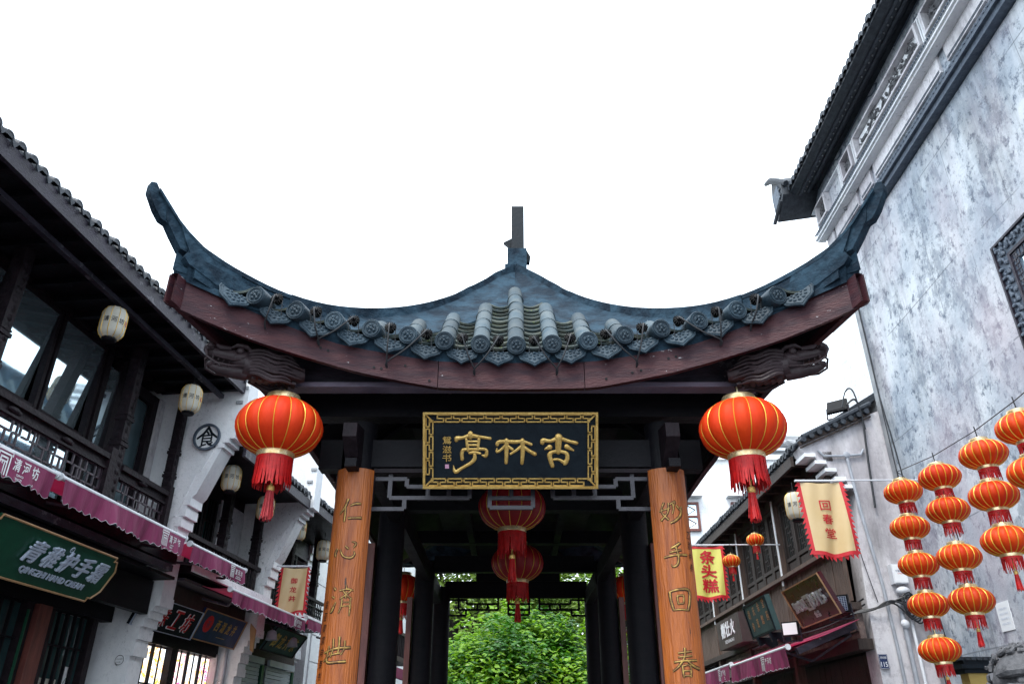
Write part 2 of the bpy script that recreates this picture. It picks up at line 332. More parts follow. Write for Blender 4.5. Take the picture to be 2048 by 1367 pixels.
def stroke(mb,P,S,fn,depth=.5,n=8,smooth=True,off=0,wmul=1):
    """a puffed brush stroke; P = (x,y,width) list, S scale, fn maps (x,y,height)"""
    Q=catmull(P,4) if smooth and len(P)>2 else [tuple(a+(b-a)*t/3 for a,b in zip(P[i],P[i+1])) for i in range(len(P)-1) for t in range(3)]+[tuple(P[-1])]
    k=len(Q); rings=[]
    def d_(i):
        a=Q[max(i-1,0)];b=Q[min(i+1,k-1)];x=b[0]-a[0];y=b[1]-a[1];q=math.hypot(x,y) or 1;return x/q,y/q
    pts=[]
    dx,dy=d_(0);w0=Q[0][2]/2; pts+=[(Q[0][0]-dx*w0*.9,Q[0][1]-dy*w0*.9,w0*.25,dx,dy),(Q[0][0]-dx*w0*.55,Q[0][1]-dy*w0*.55,w0*.8,dx,dy)]
    for i in range(k): dx,dy=d_(i); pts.append((Q[i][0],Q[i][1],max(Q[i][2],1)/2,dx,dy))
    w1=Q[-1][2]/2; pts+=[(Q[-1][0]+dx*w1*.55,Q[-1][1]+dy*w1*.55,w1*.8,dx,dy),(Q[-1][0]+dx*w1*.9,Q[-1][1]+dy*w1*.9,w1*.25,dx,dy)]
    vs=[]
    for x,y,r,dx,dy in pts:
        r*=wmul
        for j in range(n):
            a=math.pi*j/(n-1); c=math.cos(a)*r; h=math.sin(a)*r*depth
            vs.append(fn(x*S-dy*c*S,-(y*S)-dx*c*S,h*S+off))
    fs=[(i*n+j,i*n+j+1,(i+1)*n+j+1,(i+1)*n+j) for i in range(len(pts)-1) for j in range(n-1)]
    mb.add(vs,fs,True)
def interp(T,x):
    if x<=T[0][0]: return T[0][1]
    for (a,b),(c,d) in zip(T,T[1:]):
        if x<=c: t=(x-a)/(c-a); return b+(d-b)*t
    return T[-1][1]
def sinterp(T,x):
    """smooth table lookup"""
    n=len(T)
    if x<=T[0][0]: return T[0][1]
    if x>=T[-1][0]: return T[-1][1]
    for i in range(n-1):
        if x<=T[i+1][0]:
            x0,y0=T[i];x1,y1=T[i+1];m0=(y1-(T[i-1][1] if i else y0))/(x1-(T[i-1][0] if i else x0));j=min(i+2,n-1);m1=(T[j][1]-y0)/(T[j][0]-x0);h=x1-x0;t=(x-x0)/h
            return (2*t**3-3*t*t+1)*y0+(t**3-2*t*t+t)*h*m0+(-2*t**3+3*t*t)*y1+(t**3-t*t)*h*m1
# ---------------- ground
MB().grid(lambda u,v:(-200+400*u,-100+500*v,0),8,8,False).build('ground',m_ground,tags=(None,None,None,'structure'))
# ================= PAVILION
pav=thing('pavilion',(0,8.8,0),'dark timber street pavilion with upturned grey tiled roof corners and red-brown eave boards','pavilion')
T_CAP=[(0,4.10),(.26,4.11),(.52,4.13),(.785,4.165),(1.05,4.195),(1.3,4.225),(1.53,4.262),(1.76,4.315),(2.26,4.50)]
T_FB=[(0,3.80),(.54,3.805),(.69,3.828),(1.09,3.888),(1.41,3.952),(1.77,4.02),(2.07,4.095),(2.28,4.155)]
T_FT=[(0,4.0),(.53,4.003),(1.24,4.085),(1.63,4.184),(1.99,4.285),(2.28,4.36)]
T_HIP=[(0,5.88),(.15,5.71),(.33,5.475),(.58,5.17),(.845,4.915),(1.12,4.715),(1.42,4.565),(1.67,4.51),(1.9,4.525),(2.14,4.595),(2.265,4.705),(2.34,4.81),(2.43,4.94)]
PX=.03; YA=6.57; W=2.25
def flare(a): return .55*min(a/2.2,1.05)**2.5
def Ye(x): return 4.9-flare(abs(x))
def zh(d): return sinterp(T_HIP,d)
YM=8.8      # middle of the pavilion; its back half mirrors the front
def sidepts():
    """half perimeter of the eave, front centre -> left corner -> middle of the side; (x,y,a)"""
    P=[(-2.25*i/20,Ye(2.25*i/20),2.25*i/20) for i in range(21)]
    Q=[]
    for i in range(1,15):
        a=2.25*(1-i/14); x=-(1.72+.53*(a/2.25)**2.5) if a>0 else -1.72; Q.append((x,4.35+ (2.25-a)*1.25,a))
    Q.append((-1.72,YM,0))
    return P+Q
HP=sidepts()
def lift(y):
    t=min(max((y-11.3)/1.5,0),1); return .36*t*t*(3-2*t)
def quads(fn,name,mat,strip,tags=None,th=0,sm=True,nv=1):
    """builds the same strip on the four quarters of the roof"""
    for sx in (1,-1):
        for sy in (1,-1):
            mb=MB()
            n=len(strip)-1
            def g(u,v):
                i=min(int(round(u*n)),n); x,y,z=fn(strip[i],v); 
                yy=y if sy==1 else 2*YM-y; return (PX+x*sx, yy, z+lift(yy))
            mb.grid(g,n,nv,sm,th); mb.build(name,mat,pav)
FRONT=HP[:21]; SIDE=HP[20:]
# underside boards
def und(p,v):
    x,y,a=p; z0=interp(T_FB,a)+.03; ix=max(-1.0,min(0,x)); iy=max(y,5.65); z1=4.35
    x0=x*.985;y0=y+.05
    return (x0+(ix-x0)*v, y0+(iy-y0)*v, z0+(z1-z0)*(v**.8))
quads(und,'soffit_board',m_dark,FRONT,nv=5); quads(und,'soffit_board',m_dark,SIDE,nv=5)
# rafters seen under the eaves
for sx in (1,-1):
    for i,(x,y,a) in enumerate(HP):
        if i%2==0 and 2<i<34:
            p=V((PX+sx*x*.93,y+.16,interp(T_FB,a)+.09)); q=V((PX+sx*max(-1.0,x),max(y,5.65),4.3)); q.x=PX+sx*max(-1.0,x)*1
            MB().bar(p,q,.05,.05).build('rafter',m_dark,pav)
# eave boards (painted red brown); three along the front, cut where the joints are
def eboard(x0,x1,n,sy=1):
    P=[(x0+(x1-x0)*i/n) for i in range(n+1)]
    mb=MB(); vs=[]
    for x in P:
        a=abs(x); y=Ye(x)+.03; y2=y+.045
        for yy in (y,y2): 
            for z in (interp(T_FB,a),interp(T_FT,a)+.0): y3=yy if sy==1 else 2*YM-yy; vs.append((PX+x,y3,z+lift(y3)))
    fs=[]
    for i in range(n):
        k=i*4; fs+=[(k,k+4,k+5,k+1),(k+2,k+3,k+7,k+6),(k,k+2,k+6,k+4),(k+1,k+5,k+7,k+3)]
    fs+=[(0,1,3,2),(n*4,n*4+2,n*4+3,n*4+1)]
    mb.add(vs,fs); return mb.build('eave_board',m_fascia,pav)
for sy in (1,-1):
    eboard(-2.27,-.545,18,sy); eboard(-.54,.47,8,sy); eboard(.475,2.27,18,sy)
for sx in (1,-1):
    mb=MB(); S2=[p for p in SIDE]; S2=S2+[(x,2*YM-y,a) for x,y,a in reversed(SIDE[:-1])]
    vs=[];n=len(S2)-1
    for x,y,a in S2:
        for xx in (x-.0,x+.045):
            for z in (interp(T_FB,a),interp(T_FT,a)): vs.append((PX+sx*xx,y,z+lift(y)))
    fs=[]
    for i in range(n):
        k=i*4; fs+=[(k,k+1,k+5,k+4),(k+2,k+6,k+7,k+3),(k,k+4,k+6,k+2),(k+1,k+3,k+7,k+5)]
    mb.add(vs,fs); mb.build('eave_board',m_fascia,pav)
# screw holes in the front eave board
for x,zz in ((-.98,.06),(-.93,.062),(-.77,.12),(-.60,.04),(-1.34,.10),(-1.29,.095),(.62,.05),(.80,.06),(.86,.065),(1.05,.11),(1.10,.112)):
    mb=MB(Matrix.Translation((PX+x,Ye(x)+.0295,interp(T_FB,abs(x))+zz))@Matrix.Rotation(R_(90),4,'X')); mb.lathe([(.009,0),(.009,.004)],10); mb.build('bolt_hole',m_black,pav)
# tile bed of the four slopes
def bed(p,v):
    x,y,a=p; d=min(abs(x),2.2)
    if p in FRONT: g=(x,YA-abs(x),zh(abs(x))-.16)
    else:
        dd=max(0,YA-y); g=(-min(dd,2.2),max(y,YA-2.2) if y<YA else y,zh(min(dd,2.3))-.16)
    z0=interp(T_CAP,a)-.055
    return (x+(g[0]-x)*v,y+(g[1]-y)*v,z0+(g[2]-z0)*v-.10*math.sin(math.pi*v)*(1 if p in SIDE else .35))
quads(bed,'tile_bed',m_plaster,FRONT,nv=8); quads(bed,'tile_bed',m_plaster,SIDE,nv=8)
# cap band closing eave board to tile bed
def lipf(p,v):
    x,y,a=p; z0=interp(T_FT,a); z1=interp(T_CAP,a)-.05
    return (x,y+.03-.03*v,z0+(z1-z0)*v)
quads(lipf,'tile_bedding_mortar',m_plaster,FRONT,nv=2); quads(lipf,'tile_bedding_mortar',m_plaster,SIDE,nv=2)
# ---- mortar hips: skin that runs from the hip ridge down over the tile columns
T_T0=[(0,.60),(.13,.56),(.26,.50),(.52,.40),(.785,.29),(1.05,.17),(1.3,.07),(1.5,.02),(1.7,0),(2.3,0)]
def skin(X,v,front=True):
    a=abs(X); E=V((X,Ye(X),interp(T_CAP,a)-.05)); G=V((X,YA-a,zh(a)-.17)); t=interp(T_T0,a)
    if a>1.62: k=min(1,(a-1.62)/.25); E=V((X,Ye(X)+.01,E.z+(interp(T_FT,a)+.0-E.z)*k))
    B=E.lerp(G,t)+V((0,-.005,.022)); T=V((X,YA-a-.075 if a>.02 else YA-.05,zh(a)-.035)); C=G+V((0,-.06,-.01))
    if v<.08: return tuple(B+V((0,0,-.03))*(1-v/.08)) 
    v=(v-.08)/.92
    p=B*(1-v)**2+C*2*v*(1-v)+T*v*v
    q=noise.noise(V((X*4,p.y*5,p.z*5)))*.016+noise.noise(V((X*13,p.y*14,p.z*11)))*.007
    return (p.x,p.y-abs(q)*.5,p.z+q)
for sy in (1,-1):
    for h in (-1,1):
        MB().grid(lambda u,v:(lambda p:(PX+p[0],p[1] if sy==1 else 2*YM-p[1],p[2]))(skin(h*2.17*u,v)),56,14,True).build('hip_mortar',m_plaster,pav)
def hipslab(sx,sy):
    top=[(d,zh(d)) for d in [0,.1,.2,.33,.45,.58,.7,.845,1,1.12,1.3,1.44,1.55,1.67,1.8,1.9,2.02,2.14,2.2,2.265,2.3,2.34,2.39]]+[(2.405,4.955),(2.45,4.945)]
    bot=[(2.455,4.865),(2.365,4.685)]
    out=[]
    def mk(poly,hw,name):
        r=V((1,-1,0)).normalized()*0
        def f(sgn):
            def g(d,z):
                o=hw*sgn*.7071
                x=-d+o; y=YA-d-o
                return (PX+sx*x, y if sy==1 else 2*YM-y, z)
            return g
        mb=MB(); mb.prism(poly,f(-1),f(1)); return mb.build(name,m_plaster,pav)
    # long ridge body, cut into short wedges so it follows the curve as a convex run
    T=[t for t in top if t[0]<=2.28]
    for (a,b) in ((0,.845),(.845,1.67),(1.67,2.22)):
        seg=[(a+(b-a)*i/12,zh(a+(b-a)*i/12)) for i in range(13)]
        lo=[(d,z-(.19 if d<1.9 else .19-.22*(d-1.9))) for d,z in reversed(seg)]
        mk(seg+lo,.075 if a<1.6 else .050,'hip_ridge')
    dd=[i*.06 for i in range(41)]; mk([(d,zh(d)+.004) for d in dd]+[(d,zh(d)-.03+(.012 if d>2.1 else 0)) for d in reversed(dd)],.060,'ridge_coping') 
    # stepped upturned tip: three layers
    mk([(1.95,4.53),(2.14,4.60),(2.25,4.69),(2.27,4.70),(2.235,4.60),(2.20,4.51),(2.06,4.42),(1.9,4.38)],.058,'corner_layer')
    mk([(1.7,4.40),(2.0,4.47),(2.215,4.515),(2.225,4.47),(2.20,4.43),(2.06,4.36),(1.8,4.30)],.066,'corner_layer')
    mk([(2.2,4.645),(2.265,4.712),(2.31,4.77),(2.345,4.82),(2.350,4.80),(2.335,4.70),(2.295,4.62),(2.245,4.53),(2.20,4.52)],.042,'corner_layer')
    mk([(2.29,4.74),(2.34,4.815),(2.385,4.88),(2.415,4.945),(2.440,4.935),(2.440,4.865),(2.395,4.755),(2.36,4.695),(2.32,4.68)],.034,'corner_spike')
    mk([(1.6,4.20),(1.7,4.38),(2.0,4.45),(2.17,4.47),(2.16,4.35),(1.9,4.25)],.06,'corner_core')
for sx in (1,-1):
    for sy in (1,-1): hipslab(sx,sy)
# main ridge and its end ornament
MB().box((PX-.10,YA-.06,5.62),(PX+.10,2*YM-YA+.06,5.86)).box((PX-.075,YA-.085,5.78),(PX+.115,YA+.12,6.03)).build('main_ridge',m_plaster,pav)
mb=MB(); mb.prism([(YA-.06,6.02),(YA+.10,6.02),(YA+.12,6.4),(YA+.06,6.58),(YA-.04,6.58)],lambda y,z:(PX-.035,y,z),lambda y,z:(PX+.09,y,z)); mb.build('ridge_end_finial',m_board,pav)
mb=MB(); mb.prism([(-.12,6.33),(.0,6.40),(.0,6.30),(-.06,6.22),(-.07,6.28)],lambda x,z:(PX+x,YA+.25,z),lambda x,z:(PX+x,YA+.29,z)); mb.build('ridge_hook',m_board,pav)
mb=MB(); mb.prism([(-.06,6.12),(.02,6.18),(.12,6.2),(.16,6.12),(.15,6.05),(.06,6.06)],lambda x,z:(PX+x,YA+.2,z),lambda x,z:(PX+x,YA+.26,z)); mb.build('ridge_hook',m_board,pav)
# ---- tiles. shared meshes in local axes: y up the slope, z off the slope
def barrel_mesh(L=.27):
    mb=MB(); n=10
    for (r0,r1,y0,y1) in ((.066,.060,0,L),):
        vs=[]
        for y,r in ((y0,r0+.005),(y0+.014,r0+.004),(y0+.02,r0-.001),(y1,r1),(y1,r1-.012),(y0,r0-.014)):
            for j in range(n+1):
                a=math.pi*(-.08+1.16*j/n); vs.append((r*math.cos(a),y,r*math.sin(a)))
        m=n+1; fs=[]
        for k in range(6):
            for j in range(n): fs.append((k*m+j,((k+1)%6)*m+j,((k+1)%6)*m+j+1,k*m+j+1))
        mb.add(vs,fs,True)
    return mesh_of(mb,m_tile,'barrel_tile')
me_barrel=barrel_mesh()
def cap_mesh():
    mb=MB(); 
    mb.M=Matrix.Rotation(R_(90),4,'X')   # lathe axis (z) -> -y faces the street
    mb.lathe([(.0,.004),(.048,.004),(.050,.010),(.054,.010),(.056,.003),(.064,.006),(.068,.0),(.068,-.02),(.066,-.17),(.05,-.17)],28)
    for k in range(5):
        a=2*math.pi*k/5+.3; mb.blob((.026*math.cos(a),.024*math.sin(a),.006),(.013,.013,.009),7,5)
    mb.blob((0,0,.008),(.012,.014,.009),8,5)
    mb.tube([(.03*math.cos(t),.018*math.sin(2*t)+.004,.010) for t in [i*math.pi/8 for i in range(17)]],.004,5)
    return mesh_of(mb,m_cap,'end_cap')
me_cap=cap_mesh()
def drip_mesh():
    """pointed lotus-shaped drip plate hanging below the pan tiles, seen from the street (x right, z up, -y outward)"""
    P=[(-.118,.045),(-.122,.02),(-.108,-.005),(-.098,-.032),(-.072,-.05),(-.045,-.062),(-.022,-.078),(0,-.094)]
    P=P+[(-x,z) for x,z in reversed(P[:-1])]
    top=[(x,.045-.022*math.cos(x/.118*math.pi/2)) for x in (.09,.05,0,-.05,-.09)]
    Q=P+top
    mb=MB(); mb.prism(Q,lambda x,z:(x,.0,z),lambda x,z:(x,.016,z))
    rim=[(x*.985,-.002,z*.985) for x,z in P]; mb.tube(rim,.0055,5)
    rim=[(x*.84,-.001,z*.82+.002) for x,z in P]; mb.tube(rim,.0035,5)
    for k in range(7):
        t=math.pi*k/6; mb.blob((.062*math.cos(t),-.002,.018-.052*math.sin(t)),(.013,.006,.009),6,4)
    for k in range(5):
        t=math.pi*k/4; mb.blob((.034*math.cos(t),-.002,.022-.03*math.sin(t)),(.009,.006,.007),6,4)
    mb.blob((0,-.003,.016),(.014,.007,.011),7,4)
    return mesh_of(mb,m_cap,'drip_tile')
me_drip=drip_mesh()
def pan_mesh():
    mb=MB(); n=8; vs=[]
    for y,dz in ((0,0),(.15,0)):
        for z0 in (0,.016):
            for j in range(n+1):
                x=-.105+.21*j/n; vs.append((x,y,z0+.035*(x/.105)**2+(0 if y==0 else .0)))
    m=n+1; fs=[]
    for j in range(n): fs+=[(j,j+1,m+j+1,m+j),(m+j,m+j+1,3*m+j+1,3*m+j),(2*m+j,3*m+j,3*m+j+1,2*m+j+1),(j,2*m+j,2*m+j+1,j+1)]
    mb.add(vs,fs,True); return mesh_of(mb,m_tileold,'pan_tile')
me_pan=pan_mesh()
def slope_at(X):
    a=abs(X); E=V((PX+X,Ye(X),interp(T_CAP,a)-.055)); G=V((PX+X,YA-a,zh(a)-.16)); return E,G
for i in range(-7,8):
    X=i*.2515+(0.0); a=abs(X); E,G=slope_at(X); d=(G-E); L=d.length; el=math.atan2(d.z,d.y); t0=interp(T_T0,a)
    sway=random.uniform(-.01,.01)
    capz=V((PX+X,Ye(X)-.02,interp(T_CAP,a)))
    put('end_cap',me_cap,pav,capz+V((0,-.03,0)),rot=(el*.25+random.uniform(-.04,.04),random.uniform(-.3,.3),(-.10 if X<0 else .10)*a*1.2))
    k=0; s=.13
    while s<t0*L+.06:
        p=E+d.normalized()*s+V((0,0,.03)); put('barrel_tile',me_barrel,pav,p,rot=(el+.03,random.uniform(-.03,.03),sway+random.uniform(-.015,.015))); s+=.25; k+=1
for i in range(-8,8):
    X=(i+.5)*.2515; 
    if abs(X)>1.9: X=math.copysign(1.875,X)
    a=abs(X); E,G=slope_at(X); d=(G-E); L=d.length; el=math.atan2(d.z,d.y)
    zd=interp(T_CAP,a)-.062
    rz=math.atan((Ye(X+.05)-Ye(X-.05))/.1)
    put('drip_tile',me_drip,pav,V((PX+X,Ye(X)-.010,zd-(.0 if a<1.8 else -.0))),rot=(-.22,(.16*a*(-1 if X>0 else 1)),rz))
    s=.02
    while s<interp(T_T0,a)*L-.02 or s<.03:
        p=E+d.normalized()*s+V((0,0,-.0)); put('pan_tile',me_pan,pav,p+V((0,0,.022)),rot=(el-.20+random.uniform(-.03,.03),0,random.uniform(-.02,.02))); s+=.115
# tile rows on the side and rear slopes: rounded column ends along the eaves
mb=MB()
for sx in (1,-1):
    y=4.75
    while y<12.95:
        q=min(y-4.35,2*YM-4.35-y); a=max(0,2.25-q/1.25); x=1.72+.53*(a/2.25)**2.5; z=interp(T_CAP,a)
        dd=max(0,YA-y,y-(2*YM-YA)); gx=min(dd,2.2); gz=zh(min(dd,2.3))-.16
        mb.tube([(PX+sx*(x+.02),y,z),(PX+sx*(x+(gx-x)*.5),y,z+(gz-z)*.5-.10),(PX+sx*gx,y,gz)],.062,8); y+=.25
mb.build('side_tile_rows',m_tile,pav,tags=(None,None,None,'stuff'))
# ---- timber frame
post_pos=[(-1.115,5.5),(1.10,5.5),(-1.14,7.4),(1.155,7.4),(-1.12,10.3),(1.21,10.3),(-1.045,12.1),(1.20,12.1)]
for x,y in post_pos:
    k_=1 if y<6 else 1.13; MB().lathe([(.112*k_,0.2),(.115*k_,1.5),(.110*k_,3.75)],20,(x,y,0)).build('post',m_dark,pav)
    if 6<y<12: q_=math.copysign(1,x); MB().box((min(x+q_*.13,x+q_*.195),y-.10,.6),(max(x+q_*.13,x+q_*.195),y+.10,3.3)).build('side_board',m_redwood,pav)
    MB().lathe([(.17,0),(.20,.06),(.20,.12),(.15,.22),(.12,.23)],16,(x,y,0)).build('stone_base',m_conc,pav)
def beam(a,b,mat=m_dark,name='beam'): return MB().box(a,b).build(name,mat,pav)
for y in (5.5,7.4,10.3,12.1):
    dx=.005 if y<6 else .06
    if y<6: beam((-1.02,y-.06,3.415),(1.02,y+.06,3.62))
    elif y<12: beam((-1.0,y-.06,3.62),(1.06,y+.06,3.82))
    beam((-1.7,y-.07,3.80) if y<6 else (-1.3,y-.07,3.98),(1.72,y+.07,3.98) if y<6 else (1.35,y+.07,4.14))
for x in (-1.09,1.14):
    for y0,y1 in ((5.62,7.28),(7.52,10.18),(10.42,11.98)):
        beam((x-.055,y0,3.50),(x+.055,y1,3.70))
beam((-1.40,5.44,3.40),(-1.235,5.56,3.62)); beam((1.22,5.44,3.40),(1.38,5.56,3.62))
# purlin board carried in front: purple-grey face over a thin lip
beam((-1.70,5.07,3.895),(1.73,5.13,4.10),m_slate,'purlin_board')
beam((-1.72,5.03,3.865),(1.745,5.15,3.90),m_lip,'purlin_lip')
for sx in (-1,1):
    beam((PX+sx*1.70-.04,5.155,3.87),(PX+sx*1.70+.04,11.2,4.05),m_dark,'purlin_board')
    beam((PX+sx*.55-.04,5.16,3.985),(PX+sx*.55+.04,12.2,4.10)); 
# interior ceiling and cross battens that catch a little light
MB().box((-1.0,5.65,4.36),(1.06,11.95,4.40)).build('ceiling_board',m_dark,pav)
for y in (6.3,6.9,8.1,8.8,9.5,11.2): beam((-1.02,y,4.28),(1.08,y+.05,4.34))
# bracket arms stepping forward from the front posts
for x in (-1.13,1.12):
    MB().prism([(5.12,3.63),(5.5,3.70),(5.5,3.30),(5.36,3.33),(5.30,3.40),(5.16,3.50),(5.12,3.53)],lambda y,z:(x-.048,y,z),lambda y,z:(x+.048,y,z)).build('bracket_arm',m_slate if False else m_dark2,pav)
    MB().box((x-.03,5.2,3.34),(x+.05,5.42,3.40)).build('bracket_block',m_dark,pav)
    for s2 in (-1,1):
        MB().prism([(0,3.36),(.12,3.36),(.10,3.2),(.04,3.0),(.0,2.86)],lambda t,z:(x+s2*(.105+t*.3),5.47,z),lambda t,z:(x+s2*(.105+t*.3),5.53,z)).build('bracket_scroll',m_dark2,pav)
# hanging fretwork: drawn once as bars, front at 5.5 and back at 12.1
def fret(y,x0,xc,s,ztop,mat):
    B=[]  # horizontal (x0,x1,z) and vertical (x,z0,z1) bars for the left half, x from the post
    H=[(.0,.30,.030),(.0,.23,.24),(.11,.66,.165),(.24,.66,.055),(.0,.11,.09)]
    H=[(0,1.0,-.025),(0,.235,.245),(.125,.70,.165),(.245,.70,.082),(0,.245,.025)]
    Vv=[(.125,-.025,.165),(.245,.025,.082),(.235,.165,.245),(.70,-.02,.165),(.40,.082,.165),(.55,.082,.165)]
    for sg in (-1,1):
        f=lambda x:xc+sg*(1.0-x)*s
        for a,b,z in H: B.append(((f(a),y,ztop-z),(f(b),y,ztop-z)))
        for x,a,b in Vv: B.append(((f(x),y,ztop-a),(f(x),y,ztop-b)))
    B+=[((xc-.155,y,ztop-.235),(xc+.155,y,ztop-.235)),((xc-.155,y,ztop+.02),(xc-.155,y,ztop-.235)),((xc+.155,y,ztop+.02),(xc+.155,y,ztop-.235)),((xc-.155,y,ztop-.165),(xc+.155,y,ztop-.165)),((xc-.155,y,ztop-.082),(xc+.155,y,ztop-.082)),((xc,y,ztop-.082),(xc,y,ztop-.165))]
    for p,q in B: MB().bar(p,q,.026 if abs(p[0]-q[0])>.01 else .030,.027,up=(0,0,1)).build('fret_bar',mat,pav)
fret(5.5,-1.0,-.005,1.0,3.365,m_fret); fret(12.1,-.94,.10,1.02,3.60,m_dark)
beam((-1.0,5.45,3.375),(1.0,5.55,3.405),m_dark2); 
MB().box((-1.0,12.07,3.60),(1.12,12.13,3.84)).build('transom_board',m_dark,pav); MB().box((-.54,12.07,3.843),(.72,12.13,3.977)).build('transom_board',m_dark,pav)
# dragon head beam ends under the two front corners
def dragon(sx):
    org=V((PX+sx*1.60,4.90,3.89)); ax=V((sx*.93,-.36,.10)).normalized(); side=ax.cross(V((0,0,1))).normalized()
    if side.y>0: side=-side      # "side" faces the street
    up=ax.cross(side).normalized(); up=up if up.z>0 else -up
    Mx=Matrix(((ax.x,side.x,up.x,org.x),(ax.y,side.y,up.y,org.y),(ax.z,side.z,up.z,org.z),(0,0,0,1)))@Matrix.Scale(.80,4)
    mb=MB(Mx)
    mb.tube([(-.16,0,.04),(-.04,0,.02),(.15,0,.0),(.34,0,.0)],[.06,.09,.115,.11],12)          # neck
    mb.blob((.34,0,.03),(.15,.10,.10),14,9)                                                   # cheek and skull
    mb.tube([(.38,0,.045),(.48,0,.05),(.58,0,.045),(.64,0,.055)],[.085,.066,.055,.045],10)    # upper jaw
    mb.blob((.645,0,.075),(.05,.065,.048),12,8); 
    mb.tube([(.30,0,-.07),(.42,0,-.085),(.53,0,-.088),(.60,0,-.07)],[.06,.052,.042,.03],10)    # lower jaw
    mb.blob((.605,0,-.062),(.035,.045,.03),9,6)
    for s2 in (1,-1):
        mb.blob((.645,.055*s2,.085),(.028,.022,.026),9,6); mb.blob((.40,.085*s2,.085),(.034,.026,.03),10,7)
        mb.tube([(.30,.08*s2,.10),(.36,.105*s2,.128),(.43,.10*s2,.125),(.48,.07*s2,.10)],[.014,.022,.020,.008],8)
        mb.tube([(.48,.055*s2,.10),(.56,.06*s2,.085),(.60,.055*s2,.10)],[.02,.026,.012],8)
        mb.tube([(.62,.06*s2,.06),(.665,.10*s2,.02),(.64,.125*s2,-.05),(.56,.12*s2,-.085),(.44,.11*s2,-.075),(.33,.115*s2,-.05)],[.008,.011,.011,.010,.008,.004],7)
        mb.tube([(.61,.05*s2,.012),(.52,.07*s2,-.002),(.44,.08*s2,-.004),(.37,.09*s2,.015),(.34,.095*s2,.04)],[.008,.012,.013,.012,.006],7)
        for k in range(5): mb.tube([(.60-.045*k,.05*s2,.012),(.598-.045*k,.052*s2,-.028)],[.011,.003],6)
        for k in range(3): mb.tube([(.57-.05*k,.042*s2,-.065),(.565-.05*k,.046*s2,-.03)],[.009,.003],6)
        for k in range(8):                                                                     # flowing mane locks
            z=.115-.032*k; a=.06*math.sin(k*1.7)
            mb.tube(catmull([(.33-.008*k,.092*s2,z*.85),(.22,.118*s2,z+.012),(.10,.122*s2,z-.012+a*.2),(.02,.11*s2,z*1.05+.012),(-.06-.04*(k%3),.09*s2,z*.95)],3),[.017]*4+[.018]*4+[.014]*3+[.008,.003],7)
        mb.tube([(.30,.06*s2,.12),(.18,.075*s2,.165),(.05,.08*s2,.175),(-.06,.07*s2,.15)],[.02,.018,.012,.003],8)   # horn
    for k in range(7): mb.cbox((.24-.055*k,.0,-.108+.006*k),(.034,.10,.022))
    mb.build('dragon_head_beam_end',m_dark3,pav)
dragon(-1); dragon(1)
# ================= small spotlights clipped on the eave between the tile columns
spots=[]
def spot(X,hx,hz,lab):
    a=abs(X); y=Ye(X)-.03; z=interp(T_CAP,a)+.045
    t=thing('eave_spotlight',(PX+X,y,z),lab,'spotlight','small black spotlights along the tiled eave')
    mb=MB(Matrix.Rotation(R_(78),4,'X')); mb.lathe([(.008,.03),(.015,.028),(.017,.012),(.021,.01),(.021,-.045),(.012,-.05)],14)
    for k in range(14):
        A=2*math.pi*k/14; mb.bar((.017*math.cos(A),.017*math.sin(A),-.0),(.040*math.cos(A),.040*math.sin(A),-.004),.004,.030)
    mb.build('finned_head',m_black,t,local=True)
    MB().bar((-.034,.006,.0),(-.034,.03,-.11),.004,.008).bar((.034,.006,0),(.034,.03,-.11),.004,.008).bar((-.038,0,0),(.038,0,0),.005,.005).build('clip_bracket',m_cable,t,local=True)
    p=V((0,-.03,-.0)); q=V((hx-PX-X,Ye(hx-PX)-y+.02,hz-z)); mid=p.lerp(q,.5)+V((0,-.05,-.018)); 
    MB().tube(catmull([tuple(p),tuple(p+V((0,-.03,-.012))),tuple(mid),tuple(q+V((0,-.035,.03))),tuple(q)],4),.0058,6).build('cable',m_cable,t,local=True)
names=['between the two outermost end caps','second from the left corner','third from the left corner','fourth from the left corner','fifth from the left corner','sixth from the left corner','just left of the middle tile column','just right of the middle tile column','sixth from the right corner','fifth from the right corner','fourth from the right corner','third from the right corner','second from the right corner','between the two outermost end caps']
HX={-7:(-1.66,4.11),-6:(-1.32,4.05),-5:(-1.32,4.05),-4:(-.86,3.93),-3:(-.86,3.93),-2:(-.26,3.90),-1:(-.26,3.90),0:(.31,3.90),1:(.31,3.90),2:(.86,3.94),3:(.86,3.94),4:(1.42,4.04),5:(1.42,4.04),6:(1.62,4.12)}
for k,i in enumerate(range(-7,7)):
    X=(i+.5)*.2515; hx,hz=HX[i]
    if k in (0,13): lab='small black finned spotlight on the tiled eave, nearest the '+('left' if k==0 else 'right')+' roof corner'
    else: lab='small black finned spotlight on the tiled eave, '+names[k]
    spot(X,hx,hz,lab)
